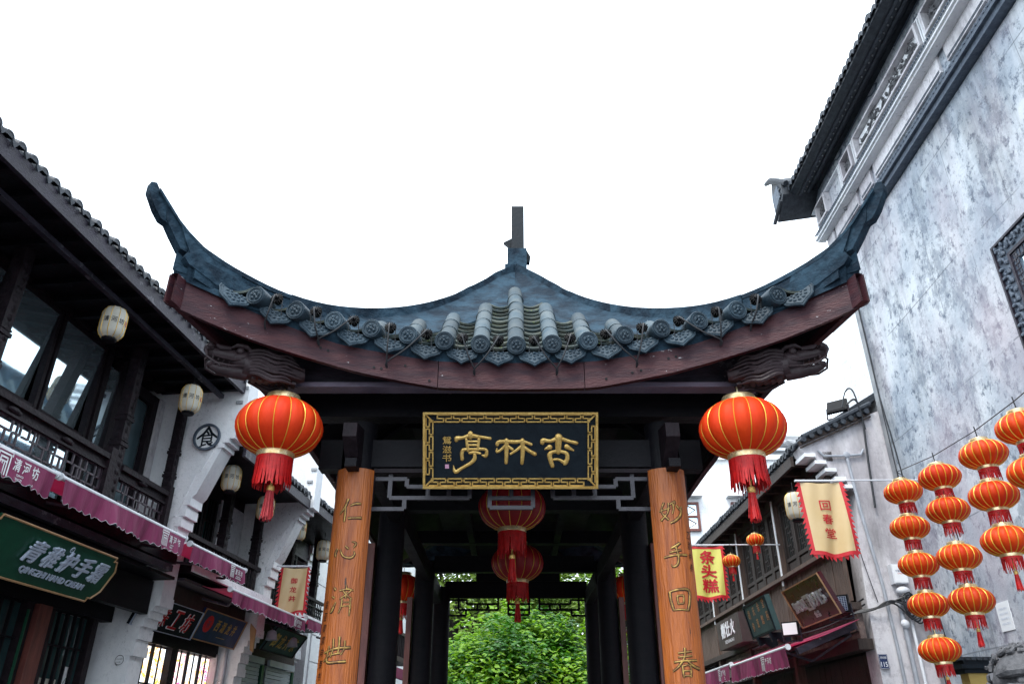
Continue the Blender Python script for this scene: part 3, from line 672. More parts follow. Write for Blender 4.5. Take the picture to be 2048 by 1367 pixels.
# ================= name board
sb=V((-.0105,5.365,3.233)); ub=V((0,-.24,.478)).normalized(); Lb=.535; Wb=1.23
board=thing('name_board',sb,'black name board with gold key-pattern border and three raised gold characters','signboard')
PB=plane(sb,(1,0,0),ub)
mb=MB(PB); mb.box((-Wb/2,0,-.035),(Wb/2,Lb,0)); mb.build('board',m_board,board)
def U(x): return (x-999)/1928*Wb
def Vv_(y): return (915-y)/840*Lb
for a,b in (((-Wb/2,0,.001),(Wb/2,.016,.028)),((-Wb/2,Lb-.016,.001),(Wb/2,Lb,.028)),((-Wb/2,.0165,.001),(-Wb/2+.016,Lb-.0165,.028)),((Wb/2-.016,.0165,.001),(Wb/2,Lb-.0165,.028))):
    MB(PB).box(a,b).build('frame_rail',m_gold,board)
mb=MB(PB); S_=Wb/1928
def key(fn,length,t,b,P):
    n=max(1,int(round((length)/P))); P=length/n; pts=[]
    m=(t+b)/2
    for i in range(n):
        x=i*P; pts+=[(x,m),(x,b),(x+P*.87,b),(x+P*.87,m),(x+P*.48,m),(x+P*.48,t),(x+P*1.35,t) if i<n-1 else (x+P*1.0,t)]
        if i<n-1: pts+=[(x+P*1.35,m),(x+P,m)]
    for p,q in zip(pts,pts[1:]):
        dx=.0045 if p[0]!=q[0] else 0; dy=.0045 if p[1]!=q[1] else 0
        a=(min(p[0],q[0])-.0045,min(p[1],q[1])-.0045); c=(max(p[0],q[0])+.0045,max(p[1],q[1])+.0045)
        v=[fn(a[0],a[1]),fn(c[0],a[1]),fn(c[0],c[1]),fn(a[0],c[1])]; h=.012
        mb.add([(x_,y_,.001) for x_,y_ in v]+[(x_,y_,h) for x_,y_ in v],[(4,5,6,7),(0,1,5,4),(1,2,6,5),(2,3,7,6),(3,0,4,7)])
hw=Wb/2-.045; bt=.020; bi=.068
key(lambda x,y:(-hw-.0+x,Lb-y),2*hw,bt,bi,.11); key(lambda x,y:(hw-x,y),2*hw,bt,bi,.11)
hh=Lb/2-.045
key(lambda x,y:(-Wb/2+y,Lb/2-hh+x),2*hh,bt,bi,.10); key(lambda x,y:(Wb/2-y,Lb/2+hh-x),2*hh,bt,bi,.10)
for sx in (-1,1):
    for sy in (0,1):
        x0=sx*(Wb/2-.018); y0=.018 if sy==0 else Lb-.018; x1=sx*(Wb/2-.066); y1=.066 if sy==0 else Lb-.066
        mb.bar((x0,y0,.007),(x1,y1,.007),.01,.012,up=(0,0,1))
mb.build('key_pattern_border',m_gold,board)
fb=lambda x,y,h:(x,y,h+.002)
def ch(mbx,strokes,fn,S,**k):
    for st in strokes: stroke(mbx,st,S,fn,**k)
def bfn(x,y,h): return (x-999*S_,y+915*S_*(Lb/840)/(S_) if False else y+915*Lb/840,h+.001)
YS=(Lb/840)/S_
def scy(st): return [(x,y*YS,w_) for x,y,w_ in st]
TING=[[(555,312,62),(556,345,66)],[(400,385,46),(410,365,56),(470,358,36),(555,335,50),(650,348,38),(775,366,32)],[(510,375,30),(520,440,36),(530,500,36)],[(652,372,34),(642,430,34),(638,490,34)],[(520,400,24),(640,400,24)],[(520,440,24),(640,440,24)],[(530,486,30),(640,486,30)],[(465,595,40),(462,540,40),(475,495,40),(525,485,30)],[(650,482,32),(725,490,34),(735,530,40),(722,558,44),(685,552,16)],[(548,528,32),(600,520,34),(665,532,24)],[(602,540,36),(602,590,46),(560,638,40),(460,695,34),(390,735,44),(368,665,8)]]
LIN=[[(852,435,42),(870,405,44),(955,400,40),(1050,405,44),(1130,400,36),(1228,432,34)],[(955,388,52),(955,500,48),(950,635,38)],[(940,445,30),(895,490,30),(848,515,28),(848,475,12)],[(965,445,28),(1020,490,36)],[(1130,388,52),(1135,500,50),(1125,640,38)],[(1115,455,34),(1060,500,32),(1000,538,26)],[(1150,465,40),(1215,510,40),(1270,540,44)]]
XING=[[(1350,415,50),(1360,385,50),(1440,395,38),(1530,365,50),(1640,395,36),(1728,418,42)],[(1530,352,90),(1528,430,72),(1525,515,62)],[(1380,485,18),(1432,462,62)],[(1618,455,58),(1692,498,22)],[(1462,670,46),(1440,600,50),(1432,545,56),(1470,515,40),(1560,512,36),(1620,535,44),(1625,590,50),(1600,640,52)],[(1478,600,26),(1530,598,28),(1590,632,40)]]
for nm,st in (('ting',TING),('lin',LIN),('xing',XING)):
    mb=MB(PB); ch(mb,[scy(s) for s in st],bfn,S_,depth=.62,n=9); mb.build('raised_character',m_gold,board)
for c,y in (('鴛',385),('滋',487),('书',580)):
    mb=MB(PB); text(mb,c,U(297),Vv_(y),w=.062,h=.052,off=.002,ext=.004,bold=.01); mb.build('signature_character',m_gold,board)
mb=MB(PB); mb.box((U(277),Vv_(697),.001),(U(320),Vv_(652),.004)); mb.build('seal',M('pink_seal',(.55,.25,.40),(.62,.4,.5),.6),board)
# ================= curved couplet boards on the front posts
def plaque(cx,chars,small,smx,label,lean):
    t=thing('couplet_board',(cx,5.47,0),label,'hanging board','couplet boards on the front posts')
    r=.150; a1=R_(60); zt=3.37; zb=.75
    mb=MB()
    def g(u,v):
        a=-a1+2*a1*u; return (cx+lean*0+math.sin(a)*r,5.47-math.cos(a)*r,zb+(zt-zb)*v)
    mb.grid(g,16,1,True,th=-.0)
    n=16; vs=[];
    for k,z in enumerate((zb,zt)):
        for rr in (r,r-.022):
            for i in range(n+1):
                a=-a1+2*a1*i/n; vs.append((cx+math.sin(a)*rr,5.47-math.cos(a)*rr,z))
    m=n+1; mb=MB(); fs=[]; 
    for i in range(n): fs+=[(i,i+1,2*m+i+1,2*m+i),(m+i+1,m+i,3*m+i,3*m+i+1),(2*m+i,2*m+i+1,3*m+i+1,3*m+i),(i+1,i,m+i,m+i+1)]
    mb.add(vs,fs,True); mb.add(vs,[(0,2*m,3*m,m),(n,m+n,3*m+n,2*m+n)]); mb.build('board',m_orange,t)
    def surf(zc,xo=0,rot=0):
        def f(x,y,h):
            a=(x+xo)/r; rr=r+.0015+h; return (cx+math.sin(a)*rr,5.47-math.cos(a)*rr,zc+y)
        return f
    for z,st in chars:
        S=.175/100
        for mat,wm,off,nm in ((m_dark2,1.75,-.0045,'carved_groove'),(m_goldd,1.0,-.001,'carved_character')):
            mb=MB(); f=surf(z)
            for s in st: stroke(mb,[(x-50,y-50,w_*.8) for x,y,w_ in s],S,f,depth=.30 if wm==1 else .06,n=7,off=.0016 if wm==1 else .0002,wmul=wm)
            mb.build(nm,mat,t)
    for i,c in enumerate(small):
        mb=MB(); f=surf(0); text(mb,c,smx,(2.44 if cx<0 else 2.90)-i*.072,w=.036,h=.05,off=.0005,fn=lambda x,y,z:surf(0)(x,y,z),shear=.3); mb.build('small_character',m_dark2 ,t)
REN=[[(38,5,10),(28,35,9),(8,62,5)],[(30,38,8),(31,65,8),(30,92,7)],[(50,30,6),(68,22,10),(88,20,8)],[(46,80,9),(70,78,8),(95,76,10)]]
XIN=[[(12,50,9),(5,68,10),(8,78,6)],[(25,52,5),(40,78,7),(68,84,8),(82,70,7),(78,58,4)],[(45,40,5),(56,50,8)],[(68,22,4),(84,28,8),(76,45,4)]]
JI=[[(15,8,6),(22,16,9)],[(10,40,4),(20,46,8)],[(28,62,5),(15,92,10),(8,98,5)],[(62,0,6),(64,10,7)],[(40,20,5),(70,14,7),(90,18,5)],[(52,20,4),(66,36,6),(86,48,5)],[(82,18,4),(66,34,6),(42,50,4)],[(64,24,5),(64,48,5)],[(52,50,5),(50,78,6),(42,100,4)],[(82,48,5),(83,80,6),(82,108,5)],[(54,62,4),(80,60,4)],[(54,76,4),(80,74,4)]]
SHI=[[(2,55,6),(40,42,8),(98,36,9)],[(34,8,7),(36,40,7),(28,70,4)],[(56,2,8),(57,36,7),(54,56,5)],[(76,14,6),(76,40,6),(66,60,5)],[(30,62,5),(62,56,6)],[(20,32,5),(14,70,8),(20,88,8),(60,86,8),(84,84,9)],[(2,84,5),(22,64,7)]]
MIAO=[[(22,15,8),(10,50,6),(34,82,9)],[(40,18,8),(34,55,7),(6,84,8)],[(2,48,5),(46,36,6)],[(58,20,8),(58,40,6),(52,58,5)],[(46,22,5),(66,10,8),(62,26,4)],[(72,26,7),(84,42,8)],[(92,30,8),(86,62,9),(62,86,9),(42,96,7)]]
SHOU=[[(70,2,9),(52,14,10),(34,22,5)],[(28,38,6),(72,28,8)],[(6,56,7),(50,48,7),(96,46,8)],[(52,16,7),(60,52,8),(54,82,8),(36,92,6),(30,82,3)]]
HUI=[[(14,20,10),(16,50,9),(24,84,9)],[(14,18,6),(50,10,8),(88,12,10),(88,50,10),(78,84,9)],[(24,84,5),(50,82,6),(76,84,5)],[(40,36,6),(42,62,6)],[(40,34,5),(64,32,6),(62,60,5)],[(42,62,5),(62,60,5)]]
CHUN=[[(26,16,6),(74,10,6)],[(24,30,5),(74,25,6)],[(8,46,6),(50,42,7),(92,40,7)],[(50,0,8),(46,30,7),(24,60,7),(2,76,6)],[(54,40,6),(74,58,9),(100,68,10)],[(36,60,7),(38,96,7)],[(36,60,5),(64,58,6),(64,94,7)],[(38,76,5),(62,75,5)],[(38,92,5),(62,92,5)]]
plaque(-1.115,[(3.06,REN),(2.80,XIN),(2.475,JI),(2.155,SHI)],'吴亚卿撰向荣书',-.112,'left curved orange timber board carved with four gold characters and a small signature column',0)
plaque(1.10,[(3.055,MIAO),(2.755,SHOU),(2.465,HUI),(2.085,CHUN)],'乙酉仲春',.115,'right curved orange timber board carved with four gold characters, dark scorch marks near its top',0)
# ================= red palace lanterns
def lantern_meshes(R,H,nl,m_body,rib=True,collar=.34,fr=.19,tassel=True,fw=.0,strands=70,lobe=.05,ribw=.003,tas=m_fringe):
    """origin at the top ring; body centre H/2+.03 below"""
    D={}
    prof=[]
    for i in range(15):
        t=math.pi*(.115+.77*i/14); prof.append((R*math.sin(t)**.82,-.045*R/.29-H/2+ -(-math.cos(t))*H/2*1.0))
    prof=[(r,-.045*R/.29-H/2+math.cos(math.pi*(.115+.77*i/14))*H/2/math.cos(math.pi*.115)) for i,(r,_) in enumerate(prof)]
    mb=MB(); mb.lathe(prof,nl*6,lobe=lobe,nl=nl,cap=False); D['body']=mesh_of(mb,m_body,'lantern_body')
    mb=MB()
    for k in range(nl):
        a=2*math.pi*k/nl; mb.tube([((r*(1-lobe)+.003)*math.cos(a),(r*(1-lobe)+.003)*math.sin(a),z) for r,z in prof],ribw,4,cap=False)
    D['gold_piping']=mesh_of(mb,m_goldb,'gold_piping')
    ct=prof[0][0]; z0=prof[0][1]; zb=prof[-1][1]; cr=ct*1.0
    mb=MB(); mb.lathe([(cr*.90,z0-.006),(cr*.94,z0+.03*R/.29),(cr*.90,z0+.045*R/.29),(cr*.3,z0+.047*R/.29),(cr*.3,z0+.03*R/.29)],32); mb.tube([(0,0,z0),(0,0,z0+.13*R/.29)],.006*R/.29,6); D['top_cap']=mesh_of(mb,m_brass,'top_cap')
    mb=MB(); mb.lathe([(cr*.98,zb+.004),(cr*1.0,zb-.004),(cr*.98,zb-.035*R/.29),(cr*.9,zb-.035*R/.29),(cr*.9,zb)],32,cap=False); D['bottom_collar']=mesh_of(mb,m_brass,'bottom_collar')
    mb=MB(); zf=zb-.03*R/.29
    mb.lathe([(cr*.95,zf),(cr*.96,zf-.03*R/.29)],32,cap=False)
    for k in range(strands):
        a=2*math.pi*k/strands+ru(-.02,.02); r=cr*ru(.90,.98); L=fr*ru(.86,1.06); sw=ru(-.012,.012)*R/.29; wd=ru(.004,.0085)*R/.29
        ca,sa=math.cos(a),math.sin(a); tx,ty=-sa,ca; r2=r*ru(.98,1.10)
        P=[(r,zf-.005),(r*1.01,zf-L*.5),(r2,zf-L)]
        vs=[]
        for i,(rr,z) in enumerate(P):
            ww=wd*(1 if i<2 else .55); ox=sw*i/2
            for q in (-1,1): vs.append((rr*ca+tx*(q*ww+ox),rr*sa+ty*(q*ww+ox),z))
        for i,(rr,z) in enumerate(P):
            ww=wd*(1 if i<2 else .55); ox=sw*i/2; vs.append(((rr-ww)*ca+tx*ox,(rr-ww)*sa+ty*ox,z))
        mb.add(vs,[(0,1,3,2),(2,3,5,4),(1,6,7,3),(6,0,2,7),(3,7,8,5),(7,2,4,8)])
    D['fringe']=mesh_of(mb,m_fringe,'fringe')
    if tassel:
        q=R/.29; zt=zf-fr*.72
        mb=MB(); mb.tube([(0,0,zf),(0,0,zt)],.004*q,5); mb.lathe([(.004*q,zt+.01*q),(.014*q,zt),(.007*q,zt-.02*q),(.009*q,zt-.04*q),(.024*q,zt-.05*q),(.026*q,zt-.075*q),(.022*q,zt-.085*q),(.01*q,zt-.085*q)],14); D['tassel_bead']=mesh_of(mb,m_gold,'tassel_bead')
        mb=MB(); zt-=.08*q
        for k in range(34):
            a=2*math.pi*k/34; r=.022*q*ru(.5,1); L=.19*q*ru(.88,1.04); mb.bar((r*math.cos(a),r*math.sin(a),zt),(r*math.cos(a)*1.9,r*math.sin(a)*1.9,zt-L),.007*q,.004*q,up=(math.cos(a),math.sin(a),0))
        D['tassel']=mesh_of(mb,tas,'tassel')
    return D,z0
def hang(D,name,loc,label,group=None,rz=None,tilt=(0,0)):
    t=thing(name,loc,label,'lantern',group); t.rotation_euler=(tilt[0],tilt[1],rz if rz is not None else ru(0,6))
    for k,me in D.items(): lput(k,me,t)
    return t
DB,_=lantern_meshes(.292,.37,17,m_lan,fr=.20,strands=120)
DB2,_=lantern_meshes(.292,.37,17,m_lan,fr=.20,strands=120,tas=m_pinkt)
g_big='large red lanterns under the pavilion eave'
hang(DB2,'red_lantern',(-1.585,5.0,3.775),'large orange-red fabric lantern hanging under the left front corner of the pavilion',g_big,.05)
hang(DB,'red_lantern',(1.570,5.0,3.765),'large orange-red fabric lantern hanging under the right front corner of the pavilion',g_big,.2)
for x,y,z in ((-1.585,5.05,3.84),(1.57,5.05,3.84)): MB().tube([(x,5.0,3.76),(x,5.05,3.92)],.005,5).build('hanging_wire',m_cable,None,tags=('thin black wire holding the large red lantern at the '+('left' if x<0 else 'right')+' pavilion corner','wire'))
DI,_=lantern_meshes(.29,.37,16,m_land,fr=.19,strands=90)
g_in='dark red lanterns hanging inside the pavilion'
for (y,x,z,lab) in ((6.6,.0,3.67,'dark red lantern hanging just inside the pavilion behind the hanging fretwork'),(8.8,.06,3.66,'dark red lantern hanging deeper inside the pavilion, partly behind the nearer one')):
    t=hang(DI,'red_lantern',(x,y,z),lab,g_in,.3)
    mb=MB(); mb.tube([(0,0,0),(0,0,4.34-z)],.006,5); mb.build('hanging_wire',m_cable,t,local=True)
for (x,y,z,lab) in ((-1.62,12.0,3.95,'red lantern under the left side eave of the pavilion, seen between the posts'),(1.70,12.0,3.93,'red lantern under the right side eave of the pavilion, seen between the posts')):
    hang(DB,'red_lantern',(x,y,z),lab,'red lanterns under the side eaves of the pavilion',.3)
# strings of small lanterns on the right-hand wall
DSm,_=lantern_meshes(.152,.165,18,m_lans,fr=.085,strands=46,tassel=False,lobe=.07,ribw=.0032)
DSe,_=lantern_meshes(.152,.165,18,m_lans,fr=.085,strands=46,tassel=True,lobe=.07,ribw=.0032)
strs=[(6.2,3.165,[3.455,3.165,2.875,2.575,2.255],'leftmost',1.0),(5.75,3.245,[3.435,3.18,2.84,2.535],'second',1.02),(5.2,3.275,[3.43,3.135,2.83],'third',1.06),(4.75,3.30,[3.46,3.16,2.86],'rightmost',1.1)]
ordw={5:['topmost','second from the top','middle','second from the bottom','bottommost'],4:['topmost','second from the top','third from the top','bottommost'],3:['topmost','middle','bottommost']}
for Y,X,Z,nm,sc_ in strs:
    if nm=='rightmost': Z=Z[:2]
    words=ordw.get(len(Z),['upper','lower'])
    for i,z in enumerate(Z):
        last=i==len(Z)-1 and nm!='rightmost'
        t=hang(DSe if last else DSm,'string_lantern',(X+ru(-.006,.006),Y,z+.085+.02),f'small orange-red lantern, {words[i]} on the {nm} hanging string before the grey wall','orange-red lanterns hung in strings before the grey wall')
        t.scale=(sc_*.98,sc_*.98,sc_*(1.0)); t.rotation_euler=(ru(-.05,.05),ru(-.06,.06),ru(0,6))
        if i==0: t0=t
    mb=MB(); mb.tube([(0,0,.09),(0,0,Z[-1]-Z[0]-.1)],.004,5); mb.build('cord',m_cable,t0,local=True)
pts=[(4.52,8.5,4.22),(3.165,6.2,3.625),(3.245,5.75,3.605),(3.275,5.2,3.60),(3.30,4.75,3.63),(3.35,4.0,3.72),(3.4,3,3.9)]
MB().tube([(p[0],p[1],p[2]-.0) for p in pts],.004,5).build('support_wire',m_cable,None,tags=('thin dark wire rising to the right that carries the lantern strings','wire'))
# ---- paper lanterns (white, ten-sided)
def paper():
    D={}
    prof=[(.055,0),(.085,-.02),(.100,-.055),(.103,-.15),(.100,-.235),(.085,-.27),(.058,-.29)]
    mb=MB(); mb.lathe(prof,10,sm=False,cap=False); D['paper_shade']=mesh_of(mb,m_wlan,'paper_shade')
    mb=MB()
    for k in range(10):
        a=2*math.pi*k/10; mb.tube([((r+.001)*math.cos(a),(r+.001)*math.sin(a),z) for r,z in prof],.0028,4,cap=False)
    D['gold_ribs']=mesh_of(mb,m_goldb,'gold_ribs')
    mb=MB(); mb.lathe([(.06,-.287),(.062,-.30),(.05,-.315),(.02,-.315)],20); D['black_base']=mesh_of(mb,m_black,'black_base'); mb=MB(); mb.lathe([(.02,.014),(.058,.012),(.06,0),(.04,-.005)],20); mb.tube([(0,0,.01),(0,0,.12)],.004,5); D['black_top_cap']=mesh_of(mb,m_black,'black_top_cap')
    mb=MB(); mr=MB()
    for k0 in (0,5):
        for j,c in enumerate('清河坊'):
            k=k0+j; a=2*math.pi*(k+.5)/10
            f=lambda x,y,z:(math.cos(a)*(.0985+z)-math.sin(a)*x,math.sin(a)*(.0985+z)+math.cos(a)*x,-.145+y)
            text(mb,c,0,0,w=.045,h=.05,off=.0015,bold=.02,fn=f)
        a=2*math.pi*(k0+3.5)/10
        f=lambda x,y,z:(math.cos(a)*(.0985+z)-math.sin(a)*x,math.sin(a)*(.0985+z)+math.cos(a)*x,-.145+y)
        text(mr,'印',0,0,w=.045,h=.05,off=.0015,bold=.03,fn=f)
    D['black_lettering']=mesh_of(mb,m_blackp,'black_lettering'); D['red_seal']=mesh_of(mr,m_redp,'red_seal')
    return D
DP=paper()
PL=[((5.73,4.22,5.14),'cream paper lantern under the near left eave, nearest the camera before the tall windows'),
((7.28,4.24,5.07),'cream paper lantern under the near left eave beside the round character emblem'),
((8.56,4.27,4.60),'cream paper lantern before the dark carved post of the second left shop'),
((9.63,4.27,4.54),'cream paper lantern at the second white end wall, behind a big lantern tassel'),
((10.85,4.27,4.56),'cream paper lantern under the third left eave above the cream satin banner'),
((12.0,4.27,4.52),'cream paper lantern under the third left eave, half hidden by the left orange board')]
for (s,o,z),lab in PL:
    p=FL@V((s,o,z)); t=hang(DP,'paper_lantern',p,lab,'cream paper lanterns along the left eaves',rz=math.atan2(-p.y,-p.x)-math.pi*.3-.0)
    t.scale=(1.05,1.05,1.05)
p=FS@V((9.1,3.55,4.33)); t=hang(DP,'paper_lantern',p,'cream paper lantern under the right shop eave beside the cream banner',None,rz=math.atan2(-p.y,-p.x)-math.pi*.3); t.scale=(1.1,1.1,1.1)
# ================= LEFT-HAND STREET FRONT   (s along the street, o away from it, z up)
aL=math.atan2(dL.y,dL.x); aR=math.atan2(-dR.y,-dR.x); aS=math.atan2(-dS.y,-dS.x)
def wp(F,s,o,z): return F@V((s,o,z))
def P_(F,par):
    """part maker for one building: P(name, mat, box, box, ...) joins boxes into one part"""
    def f(name,mat,*bx):
        mb=MB(F)
        for a,b in bx: mb.box(a,b)
        return mb.build(name,mat,par)
    return f
def eave_mesh(r,L,drip,mat,ring=False,th=.012):
    mb=MB(); n=8; m=n+1; vs=[]
    for y,rr,dz in ((-.03,r,0),(L,r*.95,L*.5),(L,r*.8,L*.5),(-.03,r-th,0)):
        for j in range(n+1):
            a=math.pi*(-.05+1.1*j/n) if not ring else 2*math.pi*j/n; vs.append((rr*math.cos(a),y,dz+rr*math.sin(a)))
    mb.add(vs,[(k*m+j,((k+1)%4)*m+j,((k+1)%4)*m+j+1,k*m+j+1) for k in range(4) for j in range(n)],True)
    if not ring: mb.add([(r*.93*math.cos(math.pi*j/8),-.028,r*.93*math.sin(math.pi*j/8)) for j in range(9)],[tuple(range(9))])
    if drip:
        w=drip; Q=[(-w,.0),(-w*.9,-.025),(-w*.45,-.045),(0,-.062),(w*.45,-.045),(w*.9,-.025),(w,0),(0,-.012)]
        mb.prism([(x+w+r*.6,z) for x,z in Q],lambda x,z:(x,-.035,z+.005),lambda x,z:(x,-.02,z+.01))
    return mesh_of(mb,mat,'eave_tile')
me_eL=eave_mesh(.046,.42,.03,m_eavetile); me_eS=eave_mesh(.045,.35,.026,m_eavetile,True); me_eR=eave_mesh(.06,.3,.03,m_eavetile)
def eave_row(F,ang,par,me,s0,s1,o,z,ds,jit=.05):
    n=int((s1-s0)/ds)
    for i in range(n):
        s=s0+ds*(i+.5); put('eave_tile',me,par,wp(F,s,o+ru(-.012,.012),z+ru(-.006,.006)),rot=(ru(-jit,jit),ru(-jit,jit),ang+ru(-jit,jit)))
def roof(F,par,s0,s1,o0,z0,o1,z1,mat=m_eavetile):
    mb=MB(F); mb.prism([(o0,z0),(o0,z0+.03),(o1,z1+.03),(o1,z1)],lambda o,z:(s0,o,z),lambda o,z:(s1,o,z)); mb.build('roof_slope',mat,par)
    mb=MB(F); s=s0+.07
    while s<s1: mb.bar((s,o0+.35,z0+.07+.35*(z1-z0)/(o1-o0)),(s,o1,z1+.06),.07,.06); s+=.16
    mb.build('roof_tile_rows',mat,par,tags=(None,None,None,'stuff'))
def carved_post(F,par,s,o,z0,z1,w=.10,mat=m_dark2,name='carved_post'):
    mb=MB(F); mb.box((s-w/2,o-w/2,z0),(s+w/2,o+w/2,z1))
    for zz in (z0+(z1-z0)*.42,z0+(z1-z0)*.56): 
        mb.box((s-w*.62,o-w*.62,zz),(s+w*.62,o+w*.62,zz+.035)).box((s-w*.57,o-w*.57,zz+.05),(s+w*.57,o+w*.57,zz+.065))
    q=z0+.12
    while q<z1-.1:
        for so in (-1,1):
            mb.M=F; mb.blob((s+ru(-.02,.02),o-w*.5,q),(.03,.008,.035),6,4)
            mb.blob((s-w*.5,o+ru(-.02,.02),q+.02),(.008,.03,.035),6,4)
        q+=.085
    mb.build(name,mat,par)
def key_lattice(F,par,s0,s1,o,z0,z1,mat,name='lattice_bar',u=.115,w=.016,seed=1):
    """interlocking key-fret panel: short bars in a staggered bond; bars joined by row so each reads as fretwork"""
    rr=random.Random(seed); rows=5; h=(z1-z0)/rows; 
    for k in range(rows+1):
        z=z0+h*k; s=s0+(u*.5 if k%2 else 0)
        while s<s1-.01:
            L=u*rr.choice((.7,1.0,1.5)); e=min(s+L,s1)
            MB(F).bar((s,o,z),(e,o,z),w,w).build(name,mat,par)
            if k<rows: MB(F).bar((e,o,z),(e,o,z+h*rr.choice((1,1,.96))),w,w,up=(0,1,0)).build(name,mat,par)
            if k<rows and rr.random()<.45: MB(F).bar((s+L*.5,o,z),(s+L*.5,o,z+h),w,w,up=(0,1,0)).build(name,mat,par)
            s+=L+u*.22
def seal_logo(mb,cx,cy,S):
    """square-ish maze emblem printed on the awnings"""
    for x0,y0,x1,y1 in ((-.5,.42,.5,.5),(-.42,.28,.42,.35),(-.42,-.5,-.34,.35),(.34,-.5,.42,.35),(-.25,-.5,-.18,.2),(.18,-.5,.25,.2),(-.25,.13,.25,.2),(-.1,-.5,-.04,.05),(.04,-.5,.1,.05),(-.18,-.02,.18,.05),(-.5,.28,-.44,.5),(.44,.28,.5,.5)):
        mb.add([(cx+x0*S,cy+y0*S*1.15,.004),(cx+x1*S,cy+y0*S*1.15,.004),(cx+x1*S,cy+y1*S*1.15,.004),(cx+x0*S,cy+y1*S*1.15,.004)],[(0,1,2,3)])
def awning(F,s0,s1,o,z,drop,label,back,zb,logo=None,sgn=1,slope_seen=False,amp=.012,lsize=.12,wv=.10,grp='maroon awnings along the left shops'):
    """front bar at (o,z), canvas running back to the wall at (back,zb), scalloped valance hanging from the bar"""
    t=thing('awning',wp(F,(s0+s1)/2,o,z-drop),label,'awning',grp)
    mb=MB(F); mb.tube([(s0-.02,o,z),(s1+.02,o,z)],.022,10); mb.tube([(s0-.035,o,z),(s0-.02,o,z)],.032,12); mb.tube([(s1+.02,o,z),(s1+.035,o,z)],.032,12); mb.build('front_bar',m_alu,t)
    mb=MB(F); mb.grid(lambda u,v:(s0+(s1-s0)*u,o+.012+(back-o)*v,z+.018+(zb-z)*v-.03*math.sin(math.pi*v)),24,4,True,.003); mb.build('canopy_canvas',m_pinkc,t)
    nu=max(24,int((s1-s0)/.02)); ph=ru(0,6)
    def vf(u,v):
        s=s0+.01+(s1-s0-.02)*u; wob=.022*math.sin(s*7+ph)*v+.012*math.sin(s*17+ph*2)*v+.009*math.sin(s*41+ph*3)*v
        return (s,o-.022-wob,z-.012-(drop-.012+amp*math.sin(2*math.pi*s/wv))*v)
    mb=MB(F); mb.grid(vf,nu,4,True,.003); mb.build('valance',m_pink,t)
    mb=MB(F); mb.tube([(lambda q:(q[0],q[1]-.003,q[2]))(vf(i/nu,1)) for i in range(nu+1)],.0018,4); mb.build('valance_edging',m_alu,t)
    for s in (s0+.25,s1-.25):
        MB(F).bar((s,o+.01,z-.01),(s+.2,(o+back)/2,z-.10),.022,.022).bar((s+.2,(o+back)/2,z-.10),(s,back,zb-.12),.022,.022).build('folding_arm',m_slate,t)
    if logo is not None:
        d_=F@V((1,0,0))-F@V((0,0,0)); d_=-d_ if sgn<0 else d_
        org=F@V((logo,o-.034,z-drop*.5)); Mx=plane(org,-d_ if False else d_,(0,0,1))
        n=(Mx@V((0,0,1)))-(Mx@V((0,0,0))); out=F@V((0,-1,0))-F@V((0,0,0))
        if n.dot(out)<0: Mx=plane(org,-d_,(0,0,1))
        k=lsize/.12*drop/.19*1.05
        mb=MB(Mx); seal_logo(mb,-.15*k,.0,.12*k); mb.build('maze_emblem',m_white,t)
        mb=MB(Mx)
        for j,c in enumerate('清河坊'): text(mb,c,(-.045+.075*j)*k,.012*k,h=.068*k,w=.056*k,off=.004,bold=.03)
        mb.build('lettering',m_white,t)
        mb=MB(Mx); text(mb,'QINGHEFANG',.03*k,-.040*k,w=.13*k,h=.014*k,off=.004,bold=.02); text(mb,'HANGZHOU CHINA',.03*k,-.060*k,w=.16*k,h=.014*k,off=.004,bold=.02); mb.build('small_lettering',m_white,t)
    return t
